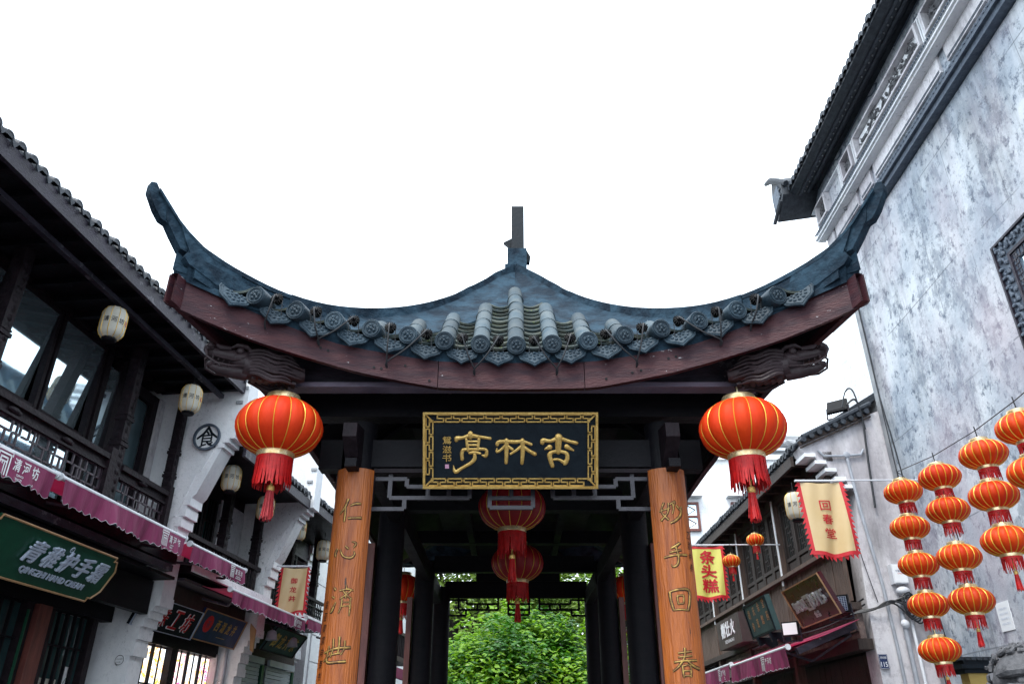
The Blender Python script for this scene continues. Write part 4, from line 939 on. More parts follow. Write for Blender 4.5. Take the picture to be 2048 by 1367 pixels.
# ---- stepped white end walls
def endwall(s0,s1,dz,label,top=((3.95,5.50),(3.95,5.62),(5.3,6.35),(7.0,6.9),(9.5,7.0)),F=FL,shift=0):
    t=thing('stepped_end_wall',wp(F,(s0+s1)/2,4.7,0),label,'wall','stepped white end walls between the left shops')
    prof=[(9.5,0),(4.74,0),(4.74,2.44),(4.71,2.44),(4.71,2.60),(4.69,2.60),(4.69,2.72),(4.66,2.72),(4.66,2.80),(4.62,2.80),(4.62,2.87),(4.58,2.87),(4.58,2.92),(4.53,2.92),(4.53,3.42),(4.50,3.42),(4.50,3.74),(4.47,3.74),(4.47,3.85),(4.44,3.85),(4.44,3.97),(4.41,3.97),(4.41,4.05),(4.36,4.10),(4.16,4.62),(4.14,4.62),(4.14,4.68),(4.09,4.68),(4.09,4.73),(4.03,4.73),(4.03,4.79),(3.95,4.79)]
    prof=[(o+shift,z+(dz if z>3.3 else 0)) for o,z in prof]; tp=[(o+shift,z+dz) for o,z in top]
    mb=MB(F); P=prof+tp
    mb.prism(P,lambda o,z:(s0,o,z),lambda o,z:(s1,o,z)); mb.build('wall',m_wallc,t)
    for i in range(2,len(prof)-1):   # corbel courses stand a little proud on both faces
        a,b=prof[i],prof[i+1]
        if abs(a[1]-b[1])<1e-6 and i+2<len(prof) and a[0]>b[0] and (2.3<a[1]<2.95 or (a[1]>3.7+dz and a[1]<4.85+dz)):
            h=.10 if a[1]<4.25+dz else .05
            MB(F).box((s0-.012,b[0]-.006,b[1]+.001),(s1+.012,b[0]+.07,b[1]+h)).build('corbel_brick',m_wallc,t)
    mb=MB(F); 
    for (a,b) in zip([(4.52,3.5),(4.50,3.85),(4.30,4.36)],[(4.50,3.72),(4.36,4.3),(4.20,4.60)]): mb.bar((s0-.008,a[0]+shift+.06,a[1]+dz),(s0-.008,b[0]+shift+.06,b[1]+dz),.012,.03)
    mb.build('edge_moulding',m_wallc,t)
    for (a,b) in zip(tp[1:],tp[2:]):
        L=math.hypot(b[0]-a[0],b[1]-a[1]); n=max(1,int(L/.17))
        for i in range(n):
            o=a[0]+(b[0]-a[0])*(i+.5)/n; z=a[1]+(b[1]-a[1])*(i+.5)/n
            if o>7: break
            q=(b[1]-a[1])/L
            MB(F).bar((s0-.09,o,z+.02),((s0+s1)/2,o,z+.10),.12,.05).bar((s1+.09,o,z+.02),((s0+s1)/2,o,z+.10),.12,.05).build('coping_tile',m_eavetile,t)
    for (o,z) in ((4.03,5.15),(3.99,5.0+.33)):
        MB(F).box((s0-.02,o-.03,z+dz),(s0-.001,o+.05,z+dz+.035)).build('dark_brick',m_conc,t)
    return t
endwall(7.99,8.24,0,'white limewashed end wall with the round character emblem, stepping out under the first left eave')
endwall(10.48,10.73,-.17,'white stepped end wall beyond the second left shop, behind the cream satin banner pole')
endwall(13.2,13.45,.75,'white end wall rising behind the left orange board, highest of the left end walls',top=((3.95,5.2),(3.95,5.6),(5.2,6.1),(7,6.6)),shift=.45)
MB(FL).box((8.26,5.3,5.6),(8.3,9,7)).build('x',m_wallc,None) if False else None
# ---- first (nearest) left shop house
def lbuild(name,s0,s1,label):
    return thing(name,wp(FL,(s0+s1)/2,6,0),label,'shop house','old timber shop houses on the left side of the street')
b1=lbuild('timber_shop_house',1.5,7.98,'nearest left timber shop house with tall reflecting windows and a key-fret balcony'); P=P_(FL,b1)
P('rear_wall',m_plankd,((1.5,5.75,0),(7.98,5.9,5.9))); P('side_wall',m_wallc,((1.42,4.7,0),(1.5,9,6)))
roof(FL,b1,1.4,7.97,4.03,5.44,9,8.0)
P('eave_fascia',m_slate,((1.4,3.99,5.27),(7.97,4.03,5.41)))
P('soffit',m_dark,((1.4,4.035,5.36),(7.97,5.8,5.40)))
for k in range(22): P('rafter',m_dark,((1.6+k*.3,4.04,5.30),(1.66+k*.3,5.0,5.357)))
eave_row(FL,aL,b1,me_eL,2.8,7.98,4.0,5.435,.135)
P('lantern_rail',m_slate,((1.5,4.20,5.19),(7.9,4.25,5.235)))
P('upper_lintel',m_dark2,((1.5,4.93,5.312),(7.95,5.06,5.355)))
P('floor_slab',m_dark,((1.5,4.42,3.33),(7.96,5.75,3.43)))
P('street_beam',m_slate,((1.5,4.33,3.21),(7.75,4.40,3.275))); P('beam_soffit',m_dark,((1.5,4.405,3.17),(7.96,5.1,3.2)))
for s in (3.2,5.0,6.84,7.86): carved_post(FL,b1,s,4.64,3.44,5.35,.11 if s<7.5 else .09)
# windows: frames and reflecting panes
mul=[2.4,3.1,3.82,4.55,5.28,6.03,6.78]
P('window_sill',m_dark2,((1.5,4.92,4.18),(7.95,5.08,4.27)))
for a,b in zip(mul,mul[1:]):
    f=MB(FL); 
    for x0,x1,z0,z1 in ((a+.015,a+.055,4.27,5.31),(b-.055,b-.015,4.27,5.31)): f.box((x0,4.955,z0),(x1,5.02,z1))
    f.box((a+.055,4.96,5.26),(b-.055,5.02,5.31)).box((a+.055,4.96,4.27),(b-.055,5.06,4.34)); fr_=f.build('window_frame',m_dark2,b1)
    g=MB(FL); th=ru(-.008,.008); g.add([(a+.06,5.07,4.34),(b-.06,5.07+th,4.34),(b-.06,4.965+th,5.26),(a+.06,4.965,5.26)],[(0,3,2,1)]); g.build('window_pane',m_glass,fr_)
P('window_pier',m_dark2,((6.785,4.94,3.45),(6.86,5.05,5.31)),((7.05,4.94,3.45),(7.12,5.05,5.31)))
g=MB(FL); g.add([(6.86,5.04,3.5),(7.05,5.04,3.5),(7.05,4.96,5.15),(6.86,4.96,5.15)],[(0,3,2,1)]); g.build('window_pane',m_glass,b1)
P('window_frame',m_dark2,((7.12,4.955,3.45),(7.18,5.02,5.198)),((7.76,4.955,3.45),(7.86,5.02,5.198)),((7.18,4.96,5.08),(7.76,5.02,5.198)))
g=MB(FL); g.add([(7.18,5.0,3.5),(7.76,5.02,3.5),(7.76,5.03,5.08),(7.18,5.0,5.08)],[(0,3,2,1)]); g.build('window_pane',M('dusty_window_glass',(.16,.24,.27),(.10,.16,.18),.15,metal=.5,scale=2,bump=0),b1)
P('white_side_panel',m_wallg,((7.865,4.93,3.45),(7.955,5.0,5.198)))
P('lower_window_pane',m_glass,((1.5,5.03,3.45),(6.7,5.06,4.17)))
# balcony
P('balustrade_rail',m_dark2,((1.5,4.565,4.05),(6.66,4.66,4.10)),((1.5,4.58,3.955),(6.66,4.64,3.975)),((6.9,4.565,4.02),(7.84,4.66,4.07)),((6.9,4.58,3.93),(7.84,4.64,3.95)))
P('rail_panel',m_dark2,((1.5,4.60,3.976),(6.66,4.62,4.049)),((6.9,4.60,3.951),(7.84,4.62,4.019)))
P('balustrade_post',m_dark2,((6.66,4.56,3.43),(6.76,4.66,4.17))); P('balustrade_post',m_dark2,((7.80,4.56,3.43),(7.88,4.655,4.14)))
for s in (3.9,4.95,5.35,6.05,7.3): MB(FL).blob((s,4.585,4.01),(.07,.02,.028),8,5).blob((s+.05,4.58,4.0),(.03,.02,.02),6,4).build('carved_spray',m_dark2,b1)
key_lattice(FL,b1,3.6,6.64,4.61,3.46,3.95,m_fretb,seed=3)
key_lattice(FL,b1,6.92,7.80,4.61,3.46,3.925,m_fretb,seed=5)
P('bottom_rail',m_dark2,((1.5,4.58,3.435),(6.655,4.64,3.455)),((6.9,4.58,3.435),(7.79,4.64,3.455)))
# ground-floor shop front
P('fascia_board',m_dark,((1.5,4.62,2.83),(7.95,4.70,3.16)))
P('door_head',m_dark,((1.5,5.0,2.76),(7.97,5.12,3.16)))
for a,b in ((5.15,6.78),(7.0,8.0)):
    b_=min(b,7.78)
    P('door_jamb',m_dark2,((a,5.02,0.1),(a+.09,5.12,2.76))); P('door_jamb',m_dark2,((b_-.09,5.02,.1),(b_,5.12,2.76)))
    g=MB(FL); g.add([(a+.09,5.09,.2),(b_-.09,5.09,.2),(b_-.09,5.09,2.75),(a+.09,5.09,2.75)],[(0,3,2,1)]); g.build('door_pane',m_glassd,b1)
    n=max(3,int((b_-a)/.15)); 
    for i in range(1,n):
        x=a+.09+(b_-a-.18)*i/n; MB(FL).bar((x,5.06,.2),(x,5.06,2.75),.030 if i%2==0 else .016,.03,up=(0,1,0)).build('glazing_bar',m_dark,b1)
    for z in (2.1,2.45): P('glazing_bar',m_dark,((a+.09,5.05,z),(b_-.09,5.065,z+.018)))
P('door_post',m_redwood,((6.80,4.98,0),(6.98,5.12,2.76)))
P('green_door_edge',m_greenb,((6.70,5.0,.2),(6.715,5.04,2.7)))
t=tag(MB(FL).box((7.15,5.082,1.75),(7.42,5.088,2.18)).build('paper_notice',m_wlan),'pale printed notice taped inside the nearest left shop door, with small dark lettering','notice')
d_=dL; org=FL@V((7.285,5.078,2.10)); Mx=plane(org,d_,(0,0,1))
mb=MB(Mx); text(mb,'欢乐折叠机',0,0,w=.24,h=.05,off=.001); 
for i in range(5): text(mb,'满减优惠详情请咨询',0,-.06-.032*i,w=.2,h=.018,off=.001)
o_=mb.build('lettering',m_blackp,t); 
t=tag(MB(FL).box((7.48,5.082,1.75),(7.64,5.088,2.30)).build('paper_notice',m_white),'narrow white poster with a green bottle outline taped inside the left shop door','notice')
Mx=plane(FL@V((7.56,5.078,2.12)),dL,(0,0,1)); mb=MB(Mx); mb.tube([(.0,.09,.002),(-.03,.05,.002),(-.035,-.01,.002),(0,-.06,.002),(.035,-.01,.002),(.03,.05,.002),(0,.09,.002)],.003,4)
for i in range(4): text(mb,'清凉护手',0,-.10-.035*i,w=.1,h=.02,off=.001)
mb.build('lettering',m_greenb,t)
# awnings
awning(FL,3.4,5.36,4.10,3.47,.19,'maroon awning with large white print at the left picture edge, under the first balcony',4.5,3.50,logo=4.98,lsize=.15)
awning(FL,5.46,7.43,4.10,3.47,.185,'longest maroon awning under the first left balcony, white print at its far end',4.5,3.50,logo=7.18)
awning(FL,7.60,8.90,4.10,3.45,.165,'short maroon awning hanging before the second left balcony',4.5,3.46,logo=8.68)
awning(FL,8.66,11.03,4.10,3.19,.145,'long low maroon awning below the second and third left balconies',4.55,3.26,logo=10.75)
awning(FL,11.14,13.0,4.10,3.24,.15,'farthest left maroon awning, running behind the left orange board',4.5,3.30)
# green shop sign, leaning out at the top
A=FL@V((5.0,4.20,3.08)); B=FL@V((6.64,4.20,3.08)); Cb=FL@V((6.64,4.40,2.74)); Ab=FL@V((5.0,4.40,2.74))
cen=(A+B+Cb+Ab)/4; g_=thing('green_shop_sign',cen,'dark green shop sign with notched corners, tan border and steel lettering','sign')
up=(B-Cb); Mg=plane(cen,dL,up); hw,hh=.83,up.length/2+.01
def notched(w,h,c): return [(-w+c,-h),(w-c,-h),(w-c,-h+c*.35),(w-c*.62,-h+c*.35),(w,-h+c*1.1),(w,h-c*1.1),(w-c*.62,h-c*.35),(w-c,h-c*.35),(w-c,h),(-w+c,h),(-w+c,h-c*.35),(-w+c*.62,h-c*.35),(-w,h-c*1.1),(-w,-h+c*1.1),(-w+c*.62,-h+c*.35),(-w+c,-h+c*.35)]
mb=MB(Mg); mb.prism(notched(hw,hh,.10),lambda x,y:(x,y,-.03),lambda x,y:(x,y,.0)); mb.build('board',m_greenb,g_)
mb=MB(Mg); Q=notched(hw,hh,.10); mb.tube([(x,y,.004) for x,y in Q+Q[:1]],.009,6,sm=False); mb.build('border',m_trim,g_)
for i,c in enumerate('青稚护手霜'):
    mb=MB(Mg); text(mb,c,-.235+.205*i+.02,.045,w=.17,h=.17,off=.012,ext=.02,bold=.03,shear=.25); mb.build('raised_character',m_steel,g_)
mb=MB(Mg); text(mb,'QINGZHI HAND CREAM',.16,-.105,w=.80,h=.058,off=.012,ext=.012,bold=.025); mb.build('raised_lettering',m_steel,g_)
mb=MB(Mg); mb.tube([(.145+.022*math.cos(a),.145+.022*math.sin(a),.012) for a in [i*math.pi/6 for i in range(13)]],.003,4); text(mb,'R',.145,.145,h=.022,off=.012); mb.build('round_mark',m_steel,g_)
# round emblem on the end wall
c=FL@V((7.968,4.345,4.745)); em=thing('round_character_emblem',c,'round dark grey openwork emblem with a character, mounted on the white end wall','emblem')
rt=-(nL); Me=plane(c,rt,(0,0,1)); mb=MB(Me)
mb.lathe([(.135,0),(.158,0),(.158,.03),(.135,.03),(.135,0)],40,cap=False); mb.build('ring',m_carve,em)
SHI2=[[(50,6,12),(32,34,12),(6,56,10)],[(50,6,12),(68,34,12),(96,54,10)],[(46,26,10),(54,36,10)],[(30,44,9),(70,42,9),(70,70,9)],[(30,44,9),(30,90,9),(48,84,8)],[(30,57,8),(70,56,8)],[(30,70,8),(70,70,8)],[(50,72,9),(62,84,10),(92,96,10)],[(76,76,8),(62,84,8)],[(30,92,8),(14,98,8)]]
MB(Me).lathe([(0,.003),(.136,.003),(.136,.0)],40).build('white_disc',m_white,em); mb=MB(Me)
for s in SHI2: stroke(mb,[(x-50,y-52,w_*.9) for x,y,w_ in s],.0026,lambda x,y,h:(x,y,h+.003),depth=.8,n=7,smooth=False)
mb.build('raised_character',m_board,em)
t=thing('upper_shop_sign',wp(FL,4.45,4.55,4.95),'dark board with a pale blue-white character, cut off by the left picture edge','sign')
P2=P_(FL,t); P2('board',m_board,((3.3,4.56,4.72),(4.62,4.60,5.22)))
for i,c in enumerate('清河茶'):
    Mx=plane(wp(FL,3.55+.42*i,4.555,4.97),dL,(0,0,1)); mb=MB(Mx); text(mb,c,0,0,w=.34,h=.36,off=.002,ext=.02,bold=.03); mb.build('raised_character',m_white,t)
wire(FL,[(4.98,4.3,5.29),(4.95,4.3,5.10),(4.92,4.3,4.98)],.006,'hanging_stick','thin grey stick hanging from the near left eave beside the carved post','stick',m_plank) if False else None
# ---- second left shop house
b2=lbuild('timber_shop_house',8.25,10.47,'second left timber shop house with dark lattice windows, turned balusters and a lit shop window'); P=P_(FL,b2)
roof(FL,b2,8.25,10.47,4.03,4.80,9,7.2)
P('eave_fascia',m_slate,((8.25,3.99,4.60),(10.46,4.03,4.72))); P('soffit',m_dark,((8.25,4.035,4.70),(10.47,5.8,4.74)))
eave_row(FL,aL,b2,me_eL,8.27,10.46,4.0,4.775,.135); P('rear_wall',m_plankd,((8.25,5.75,0),(10.47,5.9,5)))
for s in (9.35,10.33): carved_post(FL,b2,s,4.64,3.40,4.70,.10)
P('upper_lintel',m_dark2,((8.25,4.95,4.5),(10.47,5.05,4.70)))
for i,a in enumerate((8.3,8.66,9.02,9.38)):
    b=a+.34
    P('window_frame',m_dark2,((a,4.96,3.4),(a+.05,5.02,4.5)),((b-.05,4.96,3.4),(b,5.02,4.5)))
    g=MB(FL); g.add([(a+.05,5.0,3.4),(b-.05,5.0,3.4),(b-.05,5.0,4.5),(a+.05,5.0,4.5)],[(0,3,2,1)]); g.build('window_pane',m_teal,b2)
    for k in range(1,4): x=a+.05+.24*k/4; MB(FL).bar((x,4.975,3.4),(x+ru(-.03,.03),4.975,4.5),.018,.02,up=(0,1,0)).build('lattice_bar',m_dark,b2)
    for z in (3.62,3.9,4.2): P('lattice_bar',m_dark,((a+.05,4.97,z),(b-.05,4.985,z+.018)))
P('white_side_panel',m_wallg,((9.75,4.93,3.4),(10.46,5.03,4.55)))
P('balustrade_rail',m_dark2,((8.26,4.57,3.74),(10.46,4.65,3.79)),((8.26,4.58,3.40),(10.46,4.64,3.43)))
s=8.32
while s<10.4:
    MB(FL).lathe([(.012,3.43),(.018,3.5),(.022,3.56),(.014,3.62),(.02,3.68),(.014,3.74)],8,(s,4.61,0)).build('baluster',m_dark2,b2); s+=.085
P('floor_slab',m_dark,((8.25,4.4,3.30),(10.47,5.75,3.395))); P('white_floor_edge',m_wallc,((8.25,4.36,3.315),(10.47,4.395,3.385)))
P('fascia_board',m_plankd,((8.25,4.7,3.02),(10.46,4.78,3.295))); P('soffit_grille',m_slate,((8.25,4.45,3.22),(10.46,4.66,3.25)))
P('door_head',m_dark,((8.25,5.0,2.66),(10.47,5.1,3.02)))
# lit display window: glowing posters behind black bars
def poster(name,base,accs,est):
    m=bpy.data.materials.new(name); m.use_nodes=True; n=m.node_tree.nodes; l=m.node_tree.links; b=n['Principled BSDF']
    tc=n.new('ShaderNodeTexCoord'); vo=n.new('ShaderNodeTexNoise'); vo.inputs['Scale'].default_value=7; vo.inputs['Detail'].default_value=2.5; vo.inputs['Distortion'].default_value=1.5
    gg=n.new('ShaderNodeNewGeometry'); l.new(gg.outputs['Position'],vo.inputs['Vector']); cr=n.new('ShaderNodeValToRGB'); l.new(vo.outputs[0],cr.inputs[0]); cr.color_ramp.interpolation='CONSTANT'
    el_=cr.color_ramp.elements; el_[0].color=(*base,1); el_[0].position=0; el_[1].position=.53; el_[1].color=(*accs[0],1)
    for i,c in enumerate(accs[1:]): e=el_.new(.57+.04*i); e.color=(*c,1)
    l.new(cr.outputs[0],b.inputs['Base Color']); l.new(cr.outputs[0],b.inputs['Emission Color']); b.inputs['Emission Strength'].default_value=est; return m
m_po1=poster('lit_blue_white_poster',(.85,.92,1),((.1,.5,.8),(.9,.95,1),(.05,.3,.6)),1.0)
m_po2=poster('lit_yellow_food_poster',(.88,.95,1),((1,.62,.05),(1,.95,.85),(.85,.3,.05),(1,.7,.1)),1.0)
m_po3=poster('lit_pink_orange_poster',(1,.85,.75),((.85,.1,.35),(1,.9,.8),(1,.45,.05),(.4,.8,.1)),1.0)
ws=[(8.32,8.62,m_po1),(8.64,8.95,m_po2),(8.97,9.28,m_po2),(9.46,9.78,m_po3),(9.80,10.10,m_po2),(10.12,10.42,m_po3)]
for k,(a,b,mm) in enumerate(ws):
    fr_=P('window_frame',m_dark,((a-.02,5.04,.2),(a+.005,5.07,2.66)))
    g=MB(FL); g.add([(a+.005,5.075,1.2),(b,5.075,1.2),(b,5.075,2.64),(a+.005,5.075,2.64)],[(0,3,2,1)]); g.build('lit_poster',mm,fr_)
    g=MB(FL); x=(a+b)/2; g.bar((x,5.055,.2),(x,5.055,2.66),.014,.014,up=(0,1,0)); g.build('glazing_bar',m_dark,fr_)
    P('glazing_bar',m_dark,((a+.01,5.045,2.24),(b,5.06,2.26)))
P('door_post',m_dark2,((9.29,5.0,0),(9.44,5.11,2.66))); P('side_panel',m_wallg,((10.43,4.98,0),(10.47,5.1,2.7)))
MB(FL).tube([(10.45,4.87,.2),(10.45,4.87,3.05)],.022,10).build('drain_pipe',m_pipe,b2)
# sign boards under the second balcony
def leansign(F,s0,s1,ot,zt,ob,zb,name,label,mat,edge=None,th=.03,em=None):
    A=F@V((s0,ot,zt)); B=F@V((s1,ot,zt)); C=F@V((s1,ob,zb)); D=F@V((s0,ob,zb)); cen=(A+B+C+D)/4
    t=thing(name,cen,label,'sign'); right=(B-A); out=F@V((0,-1,0))-F@V((0,0,0)); Mx=plane(cen,right,B-C)
    n=Mx.to_3x3()@V((0,0,1))
    if n.dot(out)<0: Mx=plane(cen,-right,B-C)
    hw=right.length/2; hh=(B-C).length/2
    MB(Mx).box((-hw,-hh,-th),(hw,hh,0)).build('board',mat,t)
    if edge:
        mat2,w=edge
        for a,b in (((-hw-.0,-hh-.0,.001),(hw,-hh+w,.016)),((-hw,hh-w,.001),(hw,hh,.016)),((-hw,-hh+w,.001),(-hw+w,hh-w,.016)),((hw-w,-hh+w,.001),(hw,hh-w,.016))): MB(Mx).box(a,b).build('frame_rail',mat2,t)
    return t,Mx,hw,hh
t,Mx,hw,hh=leansign(FL,7.95,9.26,4.68,3.04,4.80,2.74,'dark_shop_sign','dark blue-grey sign with slanted red characters edged in white, under the second left balcony',m_board,(m_steel,.008))
for i,c in enumerate('龙珠工坊'):
    mb=MB(Mx); text(mb,c,-.40+.27*i,0,w=.22,h=.21,off=.003,ext=.006,bold=.055,shear=.3); mb.build('character_outline',m_white,t)
    mb=MB(Mx); text(mb,c,-.40+.27*i,0,w=.21,h=.20,off=.012,ext=.003,bold=.02,shear=.3); mb.build('red_character',m_redp,t)
t,Mx,hw,hh=leansign(FL,9.28,10.46,4.66,3.10,4.80,2.76,'blue_shop_sign','navy blue sign with loose gold characters and a red round emblem',m_blueb,(m_trim,.012))
for i,c in enumerate('西湖龙井'):
    mb=MB(Mx); text(mb,c,-.12+.155*i,.03,w=.11,h=.13,off=.003,ext=.004,bold=.0,shear=.2); mb.build('gold_character',m_gold,t)
mb=MB(Mx); text(mb,'TEA SHOP',.1,-.10,w=.30,h=.03,off=.003) if False else mb.box((-.02,-.10,.002),(.22,-.095,.004)); mb.build('gold_line',m_gold,t)
mb=MB(Mx); mb.lathe([(.0,.004),(.10,.004),(.10,.0)],24,(-.36,.02,0)); mb.build('round_emblem',m_redp,t); mb=MB(Mx); text(mb,'茶',-.36,.02,h=.09,off=.006); mb.build('emblem_mark',m_blueb,t)
MB(FL).prism([(4.52,3.0),(4.60,3.08),(4.60,3.02),(4.56,2.75),(4.52,2.72)],lambda o,z:(10.44,o,z),lambda o,z:(10.47,o,z)).build('amber_strip',m_trim,t)
# ---- third left shop house
b3=lbuild('timber_shop_house',10.74,13.19,'third left timber shop house with glazed upper floor, iron balcony and two steel shutters'); P=P_(FL,b3)
roof(FL,b3,10.74,13.19,4.03,4.84,9,7.2)
P('eave_fascia',m_slate,((10.74,3.99,4.64),(13.19,4.03,4.76))); P('soffit',m_dark,((10.74,4.035,4.74),(13.19,5.8,4.78)))
eave_row(FL,aL,b3,me_eL,10.76,13.18,4.0,4.815,.135); P('rear_wall',m_plankd,((10.74,5.75,0),(13.19,5.9,5)))
for s in (11.6,12.75): carved_post(FL,b3,s,4.64,3.40,4.74,.10)
P('upper_lintel',m_slate,((10.74,4.95,4.45),(13.19,5.05,4.74)))
P('curtain_panel',m_trim,((10.9,4.98,3.4),(11.2,5.02,4.45)))
for a,b in ((11.25,11.7),(11.75,12.2),(12.25,12.7)):
    P('window_frame',m_dark,((a,4.95,3.4),(a+.05,5.02,4.45)),((b-.05,4.95,3.4),(b,5.02,4.45)))
    g=MB(FL); g.add([(a+.05,5.0,3.4),(b-.05,5.0,3.4),(b-.05,5.0,4.45),(a+.05,5.0,4.45)],[(0,3,2,1)]); g.build('window_pane',m_glass,b3)
P('balustrade_rail',m_dark2,((10.74,4.57,3.72),(13.19,4.62,3.76)),((10.74,4.57,3.40),(13.19,4.62,3.43)),((10.74,4.58,3.63),(13.19,4.61,3.645)))
s=10.8
while s<13.1:
    MB(FL).bar((s,4.6,3.43),(s,4.6,3.72),.014,.014,up=(0,1,0)).build('iron_baluster',m_black,b3)
    MB(FL).tube([(s+.02,4.6,3.45),(s+.06,4.6,3.50),(s+.02,4.6,3.55),(s+.06,4.6,3.60),(s+.03,4.6,3.63)],.006,4).build('iron_scroll',m_black,b3); s+=.085
P('floor_slab',m_dark,((10.74,4.4,3.30),(13.19,5.75,3.395))); P('white_floor_edge',m_wallc,((10.74,4.36,3.315),(13.19,4.395,3.385)))
P('door_head',m_plankd,((10.74,4.98,2.73),(13.19,5.06,2.95))); P('upper_board',m_dark,((10.74,4.98,2.952),(13.19,5.05,3.295)))
for a,b in ((10.85,11.85),(12.1,13.1)):
    for k in range(26):
        z=2.70-.052*k; P('shutter_slat',m_shut,((a,4.985+.004*(k%2),z-.046),(b,5.0,z)))
    P('shutter_box',m_shut,((a-.02,4.93,2.705),(b+.02,4.975,2.79)))
P('green_post',m_greenb,((11.88,4.96,0),(11.96,5.02,2.7)),((13.11,4.96,0),(13.18,5.02,2.7)))
t,Mx,hw,hh=leansign(FL,11.0,12.2,4.45,3.12,4.66,2.82,'dark_shop_sign','small slate-coloured sign with gold characters, leaning out above the steel shutters',m_green2,(m_dark2,.015))
for i,c in enumerate('御龙井茶'): mb=MB(Mx); text(mb,c,-.36+.24*i,0,w=.17,h=.20,off=.003,ext=.004,bold=.01); mb.build('gold_character',m_gold,t)
# floodlights tucked under the third balcony
for k,(s,lab) in enumerate(((10.95,'round grey spotlight tucked under the third left balcony, nearest the end wall'),(11.75,'round grey spotlight under the third left balcony, above the slate-coloured sign'))):
    c=FL@V((s,4.5,3.05)); t=thing('spotlight',c,lab,'spotlight'); MB(FL).lathe([(.0,3.03),(.05,3.0),(.075,2.93),(.08,2.93),(.06,3.04),(.0,3.07)],14,(s,4.5,0)).build('reflector_shade',m_pipe,t); MB(FL).tube([(s,4.5,3.07),(s,4.6,3.2),(s,4.7,3.29)],.008,5).build('arm',m_cable,t)
# ---- small round plate stickers on the piers
for (s,o,z,lab) in ((7.975,4.83,2.40,'small round white warning sticker on the first white end wall, low at the picture bottom'),(10.46,4.90,2.34,'small round white warning sticker on the second white end wall, at the picture bottom')):
    c=FL@V((s,o,z)); t=thing('round_sticker',c,lab,'sticker','round warning stickers on the end walls'); Mx=plane(c,-nL,(0,0,1)); MB(Mx).lathe([(0,.004),(.052,.004),(.055,0)],20).build('disc',m_white,t); mb=MB(Mx); text(mb,'小心台阶',0,.01,w=.07,off=.006); text(mb,'安全第一',0,-.02,w=.05,off=.006); mb.tube([(.045*math.cos(a),.045*math.sin(a),.005) for a in [i*math.pi/8 for i in range(17)]],.0025,4); mb.build('lettering',m_blackp,t)
# ---- cloth banners
def banner(x0,x1,y,zt,zb,chars,mat,inkmat,label,polex,csz,edge='wave',wav=.02,top=None,dx=0,barmat=m_alu,cgap=None,bold=.0,cy0=None):
    cx=(x0+x1)/2; t=thing('cloth_banner',(cx,y,zb),label,'banner'); w=x1-x0; h=zt-zb; ph=ru(0,6)
    def f(u,v): # v 0 top .. 1 bottom ; u 0..1
        return (x0+w*u+dx*v, y+wav*(.35+v)*math.sin(u*9+ph+v*2.2)+wav*.35*math.sin(u*15+v*5+ph), zt-h*v+(.012*math.sin(u*7+ph) if v>.9 else 0)-(.02*math.sin(math.pi*u) if v<.05 else 0))
    mb=MB(); mb.grid(lambda u,v:f(.06+.88*u,v*.96),28,22,True,.003); mb.build('cloth',mat,t)
    mb=MB(); 
    for side in (0,1):
        mb.grid(lambda u,v:tuple(V(f((.06*u) if side==0 else (.94+.06*u),v))+V((0,-.001,0))),2,22,True,.003)
        n=int(h/.055)
        for k in range(n):
            v0=k/n; v1=(k+.8)/n; e=0 if side==0 else 1; sg=-1 if side==0 else 1
            a=V(f(e,v0)); b=V(f(e,v1)); m=(a+b)/2+V((sg*.035,ru(-.01,.01),-.03+ru(-.01,.01)))
            mb.add([a,b,m,m+V((0,.003,0))],[(0,1,2)],False)
    mb.grid(lambda u,v:tuple(V(f(u,.95+.05*v))+V((0,-.002,0))),24,1,True,.003)
    n=int(w/.05)
    for k in range(n):
        a=V(f(k/n,1)); b=V(f((k+.85)/n,1)); m=(a+b)/2+V((.015,ru(-.01,.01),-.045)); mb.add([a,b,m],[(0,1,2)])
    if top: mb.grid(lambda u,v:tuple(V(f(u,.06*v))+V((0,-.002,0))),24,1,True,.003)
    mb.build('toothed_edging',m_bredge,t)
    cy0=cy0 or .30; cgap=cgap or .19
    for i,c in enumerate(chars):
        mb=MB(); vc=cy0+cgap*i
        def g(x,yy,z): u=.5+x/w; v=vc-yy/h; q=f(min(max(u,0),1),min(max(v,0),1)); return (q[0],q[1]-.010-z*.3,q[2])
        text(mb,c,0,0,w=csz,h=csz*.85,off=.004,bold=bold,fn=g,cut=1); mb.build('printed_character',inkmat,t)
    MB().tube([(x0-.03,y,zt+.012),(x1+.03,y,zt+.012)],.013,8).build('top_rod',barmat,t)
    MB().tube([(polex,y+.0,zt+.02),(x0-.03 if polex>x1 else x1+.03,y,zt+.015)],.009,6).build('pole',m_alu,t)
    return t
banner(-3.17,-2.79,11.0,3.83,3.22,'御龙井',m_satin,m_redp,'cream satin banner with red toothed edge, left of the left orange board',-3.6,.085,wav=.022,cy0=.30,cgap=.19,bold=.03)
# ================= RIGHT-HAND BIG WHITE BUILDING  (frame FR)
bw=thing('white_masonry_building',wp(FR,4,6,0),'tall grey-white limewashed building with carved cornice and dark upswept eave on the right','building'); P=P_(FR,bw)
P('wall',m_wall,((-2.5,4.6,0),(9.33,5.0,7.75))); P('rear_mass',m_wallc,((-2.5,5.0,0),(9.6,12,9.0)))
P('far_return_wall',m_wallc,((9.42,4.66,0),(10.4,5.0,8.3)))
P('corner_post',m_conc,((9.32,4.575,0),(9.42,4.65,7.75)))
P('raised_window_surround',m_wall,((4.7,4.572,4.35),(6.52,4.599,6.03)))
